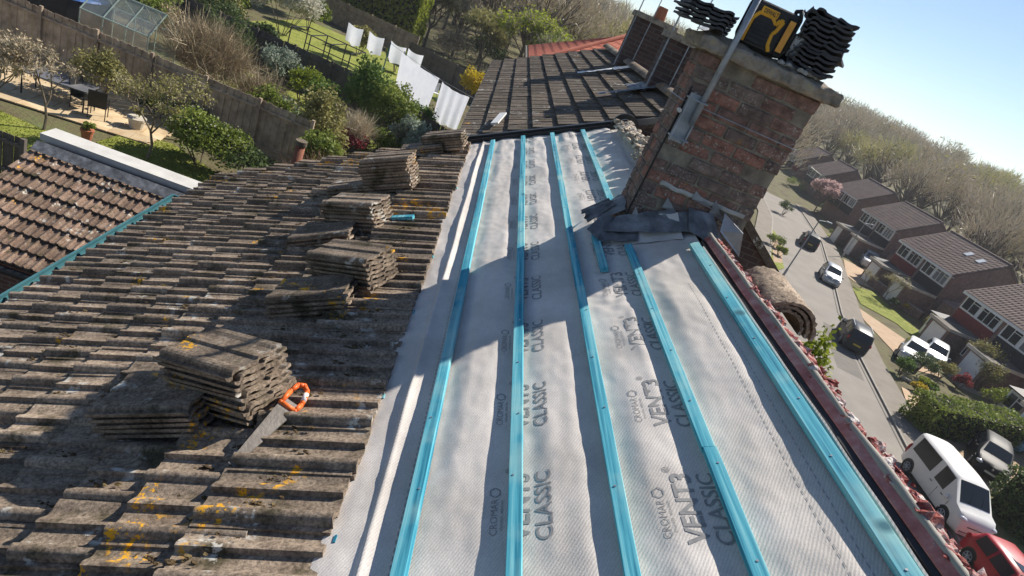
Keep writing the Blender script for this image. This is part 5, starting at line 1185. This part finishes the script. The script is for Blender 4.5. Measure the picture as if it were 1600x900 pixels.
hatch = lambda L: [(-.50*L, .50, .48, .90, 'B'), (-.492*L, .60, .56, .88, 'B'), (-.475*L, .68, .62, .84, 'R'), (-.40*L, .95, .63, .74, 'P'), (-.375*L, .975, .63, .74, 'S'), (-.18*L, 1., .62, .76, 'P'), (-.165*L, 1., .62, .76, 'S'), (.06*L, .985, .61, .76, 'W'), (.235*L, .67, .60, .88, 'B'), (.33*L, .645, .585, .90, 'B'), (.43*L, .59, .54, .90, 'B'), (.48*L, .52, .48, .88, 'B'), (.50*L, .40, .36, .86, 'B')]
suvp = lambda L: [(-.50*L, .48, .46, .92, 'B'), (-.493*L, .60, .57, .90, 'B'), (-.485*L, .66, .62, .87, 'R'), (-.44*L, .95, .63, .80, 'P'), (-.41*L, .985, .63, .79, 'S'), (-.19*L, 1., .62, .80, 'P'), (-.17*L, 1., .62, .80, 'S'), (.06*L, .985, .61, .79, 'W'), (.21*L, .69, .61, .90, 'B'), (.34*L, .665, .60, .92, 'B'), (.44*L, .62, .57, .92, 'B'), (.485*L, .55, .5, .9, 'B'), (.50*L, .36, .34, .88, 'B')]
vanp = lambda L: [(-.50*L, .80, .53, .90, 'B'), (-.495*L, .93, .53, .88, 'R'), (-.485*L, .975, .53, .87, 'P'), (-.45*L, .985, .53, .86, 'P'), (-.42*L, .99, .53, .86, 'S'), (-.06*L, 1., .53, .86, 'P'), (-.02*L, 1., .53, .86, 'P'), (.0*L, 1., .52, .86, 'S'), (.17*L, .975, .51, .84, 'W'), (.345*L, .60, .505, .90, 'B'), (.42*L, .56, .49, .92, 'B'), (.475*L, .49, .45, .90, 'B'), (.495*L, .40, .36, .88, 'B'), (.50*L, .28, .26, .86, 'B')]
def place(px, py, z=.01): p = G(px, py, z); return (p.x, p.y, z)
hd = lambda y: math.atan2(1, .38)          # road heading
m_wh = paint('paint_white', (.72, .71, .68)); m_rd = paint('paint_red', (.36, .012, .02)); m_bk = paint('paint_black', (.02, .021, .024), 0, .55); m_sv = paint('paint_silver', (.34, .36, .38), .3); m_dg = paint('paint_darkgrey', (.03, .033, .038)); m_lb = paint('paint_paleblue', (.2, .38, .47)); m_nv = paint('paint_navy', (.015, .02, .045))
car('panel_van', 'white panel van parked nose toward the red car', 'van', (25.55, 21.75, .008), R(-95), 4.85, 1.92, 1.98, vanp(4.85), m_wh, (1.60, -1.48), .335, van=True)
car('hatchback_car', 'bright red car with glass sunroof at the bottom right corner', 'car', (24.75, 16.45, .008), R(-95), 4.3, 1.8, 1.5, hatch(4.3), m_rd, (1.33, -1.3), .335, sunroof=True)
car('suv_car', 'dark grey suv parked half on the far kerb', 'car', (30.3, 38.9, .008), R(66), 4.3, 1.82, 1.63, suvp(4.3), m_dg, (1.33, -1.3), .35, roofrails=True)
car('hatchback_car', 'white hatchback on the driveway below the long lawn', 'car', (36.2, 40.2, .06), R(232), 4.1, 1.76, 1.47, hatch(4.1), m_wh, (1.3, -1.25), .32)
car('hatchback_car', 'silver hatchback standing on the road ahead of the dark suv', 'car', (36.4, 54.4, .008), R(246), 4.1, 1.75, 1.48, hatch(4.1), m_sv, (1.28, -1.22), .32)
car('suv_car', 'black car farthest along the road', 'car', (39.9, 66.6, .008), R(66), 4.4, 1.84, 1.6, suvp(4.4), m_bk, (1.35, -1.32), .34)
car('hatchback_car', 'navy car on the drive beside the far garage', 'car', (51.0, 77.0, .05), R(205), 4.2, 1.76, 1.45, hatch(4.2), m_nv, (1.3, -1.25), .32)
car('people_carrier', 'silver people carrier on the drive beside the brown lean-to', 'car', (49.2, 68.9, .05), R(240), 4.5, 1.82, 1.66, suvp(4.5), m_sv, (1.4, -1.35), .33)
car('estate_car', 'dark car on the drive behind the white van', 'car', (32.6, 27.2, .05), R(232), 4.4, 1.78, 1.46, hatch(4.4), m_bk, (1.35, -1.3), .32)
car('hatchback_car', 'pale blue car beyond the clipped hedge at the right edge', 'car', (38.4, 32.2, .05), R(230), 4.0, 1.72, 1.46, hatch(4.0), m_lb, (1.25, -1.2), .31)
car('hatchback_car', 'grey car tucked behind the white hatchback', 'car', (39.6, 42.2, .05), R(232), 4.1, 1.74, 1.46, hatch(4.1), m_sv, (1.3, -1.25), .32)

# ================================================================== STREET GARDENS
def gs(px, py): return G(px, py, 0.)
lp = [tuple(gs(*p))[:2] for p in ((1330, 447), (1362, 455), (1480, 555), (1470, 570), (1448, 545), (1400, 505), (1345, 475))]
lawn(lp, .02, 6000)
lawn([tuple(gs(*p))[:2] for p in ((1283, 360), (1310, 375), (1300, 385))], .02, 600)
struct(sheet('driveway', [tuple(gs(*p))[:2] for p in ((1408, 605), (1482, 640), (1450, 695), (1437, 690))], .03, m_drive, .05))
struct(sheet('driveway_middle', [tuple(gs(*p))[:2] for p in ((1340, 480), (1446, 552), (1470, 590), (1420, 575), (1350, 500))], .014, m_drive, .05))
struct(sheet('driveway_upper', [tuple(gs(*p))[:2] for p in ((1318, 405), (1345, 418), (1395, 452), (1380, 458), (1335, 440), (1322, 430))], .014, m_drive, .05))
struct(sheet('driveway_right', [(31, 24.5), (38, 27.5), (41.8, 30), (41.8, 36), (37, 34), (30, 28.5)], .024, m_drive, .05))
struct(sheet('driveway_houses', [(39.5, 38.5), (46.5, 38.5), (46.5, 49), (43, 49), (41.2, 45.2)], .018, m_pave, .05))
hd_, = (R(-18),)
hedge((33.4, 30.2, 0), 9.5, 1.9, 1.9, 'clipped hedge with yellow green top behind the dark car', L_mid, 7000, R(16), .11)
hedge((33.2, 22.8, 0), 8.5, 2.6, 2.4, 'tall dark hedge beside the white van at the right edge', L_dark, 7000, R(14), .12)
gb = [((1430, 585), (1.3, 1.1, 1.0), L_dark, 'dark rounded shrub in front of the white hatchback'), ((1405, 585), (.8, .7, .8), L_green, 'green shrub left of the dark rounded one'), ((1468, 590), (1.0, .8, .8), L_olive, 'olive shrub below the rose tinted bush'), ((1440, 605), (.7, .6, .45), L_bright, 'small bright green rockery shrub'), ((1450, 612), (.6, .5, .4), L_green, 'low green rockery cushion'), ((1430, 612), (.6, .5, .4), L_yellow, 'low yellow rockery cushion'), ((1495, 607), (.8, .7, .7), L_red, 'red leaved shrub in the rockery garden'), ((1525, 610), (1.6, 1.2, 1.5), L_olive, 'big loose olive shrub before the white porch'), ((1545, 640), (1.5, 1.0, 1.0), L_bright, 'bright green shrub by the front window'), ((1417, 487), (.9, .6, .5), L_yellow, 'bright yellow clipped bush before the white garage door'), ((1447, 515), (.8, .6, .8), L_olive, 'small sprawling shrub right of the yellow bush'), ((1390, 480), (.7, .6, .6), L_dark, 'small dark bush at the end of the low wall'), ((1500, 555), (1.3, 1.0, 1.1), L_dark, 'dark shrub at the end of the long lawn'), ((1345, 400), (1.1, .8, .9), L_dark, 'dark hedge clump before the silver people carrier'), ((1300, 370), (.9, .7, .7), L_mid, 'green clump on the verge by the lamp post'), ((1286, 335), (1.4, 1.1, 1.2), L_dark, 'dark shrub under the pink blossom tree'), ((1293, 330), (.6, .5, .8), L_red, 'red shrub under the pink blossom tree'), ((1300, 336), (.6, .5, .8), L_yellow, 'yellow shrub beside the red one under the blossom')]
for (px, r, m_, lab) in gb: bush(gs(*px), r, m_, lab, 1500, .09, nclump=16, spread=.34)
_p = G(1292, 300, 3.6)
tree((_p.x, _p.y, 0), 6.6, 'pink blossom tree at the road bend', L_pink, 51, 4, .75, .26, .12, .15, 22, 8, twl=.4, tw=.012, sc=.12, name='blossom_tree')
tree(gs(1378, 470), 3.2, 'small bare tree on the long lawn', L_olive, 52, 4, .6, .3, .05, .08, 1, 8, barkm=m_bark_l)
tree(gs(1345, 450), 2.6, 'small bare tree at the top of the long lawn', L_olive, 53, 3, .6, .3, .05, .08, 1, 10, barkm=m_bark_l)
tree(gs(1512, 590), 4.2, 'budding bare tree over the rockery garden', L_olive, 54, 4, .65, .25, .06, .09, 4, 9)
# rockery stones
rk = tag(empty('rockery', gs(1440, 618)), 'low rockery edging of grey stones at the driveway mouth', 'rockery')
for q in range(34):
    a = -1.2+2.6*q/34; mb = MB(); mb.ellipsoid((2.1*math.cos(a)-1+random.gauss(0, .06), 1.7*math.sin(a), .08), (.17*random.uniform(.7, 1.3), .14, .13), 7, 5, .7, 0, q); mb.build('stone', m_conc, rk)
# low brick wall
wb = tag(empty('garden_wall', gs(1392, 470), R(-75)), 'low brown brick garden wall beside the long lawn', 'wall'); mb = MB(); mb.box((0, 0, .4), (7., .22, .9)); mb.build('wall', m_wall_brown, wb); mb = MB(); mb.box((0, 0, .88), (7.1, .3, .07)); mb.build('coping', m_conc, wb)
# lamp posts
for (px, h_, lab) in (((1222, 433), 5.6, 'slim grey street lamp on the near side of the road'), ((1315, 402), 4.6, 'slim grey street lamp beside the navy car')):
    o = tag(empty('street_lamp', gs(*px)), lab, 'street lamp', 'street lamps'); mb = MB(); mb.tube((0, 0, 0), (0, 0, h_), .07, .045, 10); mb.build('post', m_galv, o); mb = MB(); mb.tube((0, 0, 0), (0, 0, .9), .11, .10, 10); mb.build('base', m_galv, o)
    mb = MB(); mb.tube((0, 0, h_-.02), (.7, 0, h_+.12), .03, .03, 8); mb.build('arm', m_galv, o); mb = MB(); mb.box((.85, 0, h_+.13), (.5, .16, .09)); mb.build('lantern', m_galv, o)
# near side of the road, seen past the chimney
for (px, r, m_, lab) in (((1222, 335), (1.3, 1.2, 1.1), L_dark, 'clipped dark bush beside the near pavement'), ((1206, 385), (1.2, 1.0, .8), L_mid, 'green garden shrub beside the brick gable'), ((1216, 400), (.8, .7, .6), L_bright, 'small yellow green shrub on the near verge'), ((1235, 300), (2.2, 2., 1.6), L_mid, 'green shrubs at the far road bend')): bush(gs(*px), r, m_, lab, 1500, .1, nclump=16, spread=.34)
lawn([tuple(gs(*p))[:2] for p in ((1195, 345), (1212, 365), (1225, 420), (1205, 425), (1180, 370))], .05, 3000)
struct(sheet('verge_earth', [tuple(gs(*p))[:2] for p in ((1205, 372), (1222, 378), (1222, 412), (1208, 410))], .06, m_drive))
# shrub in our own front garden, only its top shows over the ridge
p = ray(1268, 560); k_ = 5.2/p[0]; c = Vector(p*k_)+Vector((0, 0, CZ)); gzz = hgt(c.x, c.y)
fg = tag(empty('front_garden_tree', (c.x, c.y, gzz)), 'yellow green leafy tree top showing just beyond the ridge tiles', 'tree'); hh_ = c.z-gzz
P = clump_points((0, 0, hh_-.45), (.42, .42, 1.0), 1500, 26, .36); obj('crown', npmesh('crown', *leaf_arrays(P, .055), L_bright), fg)
mb = MB(); mb.tube((0, 0, -.2), (0, 0, hh_-.6), .09, .04, 8)
for q in range(7): a = q*.9; mb.tube((0, 0, hh_-1.6+.15*q), (.35*math.cos(a), .35*math.sin(a), hh_-.8+.12*q), .02, .008, 5)
mb.build('trunk', m_bark, fg)
# rubble of old bedding on the far ridge
random.seed(44); mb = MB()
for q in range(170):
    y = random.uniform(4.9, 7.0); r = random.uniform(.012, .038); mb.ellipsoid(RP(.93+random.gauss(0, .045), y, .08+random.uniform(0, .05)), (r*1.2, r*1.5, r*.8), 6, 5, .9, 0, q)
stuff(wpart(mb, 'bedding_rubble', M('bedding_buff', [(.2, .16, .12), (.45, .38, .3), (.66, .6, .5)], 14, .95, .8, 60), house, HB))
# more planting between the fences
random.seed(99)
for (px, r, m_, lab) in (((415, 215), (1.1, .9, 1.1), L_mid, 'fresh green shrub right of the weathered fence'), ((500, 245), (1.2, 1., .8), L_olive, 'low olive shrub behind the tall tile stack'), ((540, 235), (1.0, .9, .6), L_red, 'low reddish brown shrub behind the tile stacks'), ((600, 245), (1.0, .9, .7), L_mid, 'low green shrub before the dark fence'), ((470, 160), (1.2, 1., .9), L_bright, 'bright yellow green shrub in the middle garden'), ((430, 135), (1.3, 1.1, 1.2), L_silver, 'large silver leaved shrub behind the dry tangle'), ((640, 215), (1.3, 1.1, 1.1), L_green, 'glossy green shrub against the dark fence'), ((350, 175), (1.3, .9, .5), L_bright, 'bright green weeds behind the weathered fence'), ((400, 195), (1.2, .9, .45), L_bright, 'bright green weeds beside the silvery shrub'), ((270, 75), (1.6, 1.2, 1.0), L_tan, 'dry buff shrub right of the greenhouse'), ((210, 45), (2.0, 1.4, 1.1), L_mid, 'green shrub beyond the greenhouse roof'), ((330, 60), (2., 1.5, 1.4), L_dark, 'dark shrub behind the buff tangle'), ((560, 195), (1.0, .9, 1.2), L_dark, 'dark shrub at the foot of the leafy shrubs')):
    bush(gp(*px), r, m_, lab, 2600, .085, nclump=24, spread=.32, stems=4)
lawn([tuple(gp(*p))[:2] for p in ((320, 150), (440, 200), (560, 235), (640, 225), (480, 150), (380, 110))], GZ+.012, 6000)
for (x, y, r, m_, lab) in ((-13.5, 48, 1.6, L_mid, 'green shrub below the conifer hedge at its left'), (-17.5, 45, 1.8, L_green, 'dark green shrub left of the white blossom'), (-9.5, 47, 1.3, L_olive, 'olive shrub behind the small white sheets'), (-6.5, 46, 1.1, L_mid, 'green shrub right of the small white sheets'), (-4, 58, 2.0, L_tan, 'dry brown shrub behind the black fence'), (-1., 63, 2.4, L_dark, 'dark evergreen shrub above the black fence'), (-18, 52, 2.2, L_mid, 'tall green shrub at the top edge left of the hedge'), (-22, 41, 1.8, L_bright, 'bright shrub behind the pale fence'), (-15.5, 37.5, 1.4, L_olive, 'olive shrub in the black frame garden'), (-12.2, 36., 1.0, L_dark, 'dark bush left of the black frame')):
    bush((x, y, GZ), (r, r*.8, r*.9), m_, lab, 2600, .12, nclump=26, spread=.32, stems=4)
lawn([(-16, 40), (-5, 38.5), (-2, 44), (-7, 52), (-15, 52)], GZ+.014, 5000)
# ------------------------------------------------------------------ air
mb = MB(); mb.box2((-1600, -900, -2.), (1900, 2300, 60.)); hz = mb.build('haze', None); hz.data.materials.clear()
hm = bpy.data.materials.new('haze_air'); hm.use_nodes = True; ht = hm.node_tree; ht.nodes.clear()
pv = N(ht, 'ShaderNodeVolumePrincipled'); pv.inputs['Color'].default_value = (.86, .92, 1, 1); pv.inputs['Density'].default_value = .00038; pv.inputs['Anisotropy'].default_value = .2
ho = N(ht, 'ShaderNodeOutputMaterial'); ht.links.new(pv.outputs[0], ho.inputs['Volume']); hz.data.materials.append(hm); stuff(hz)
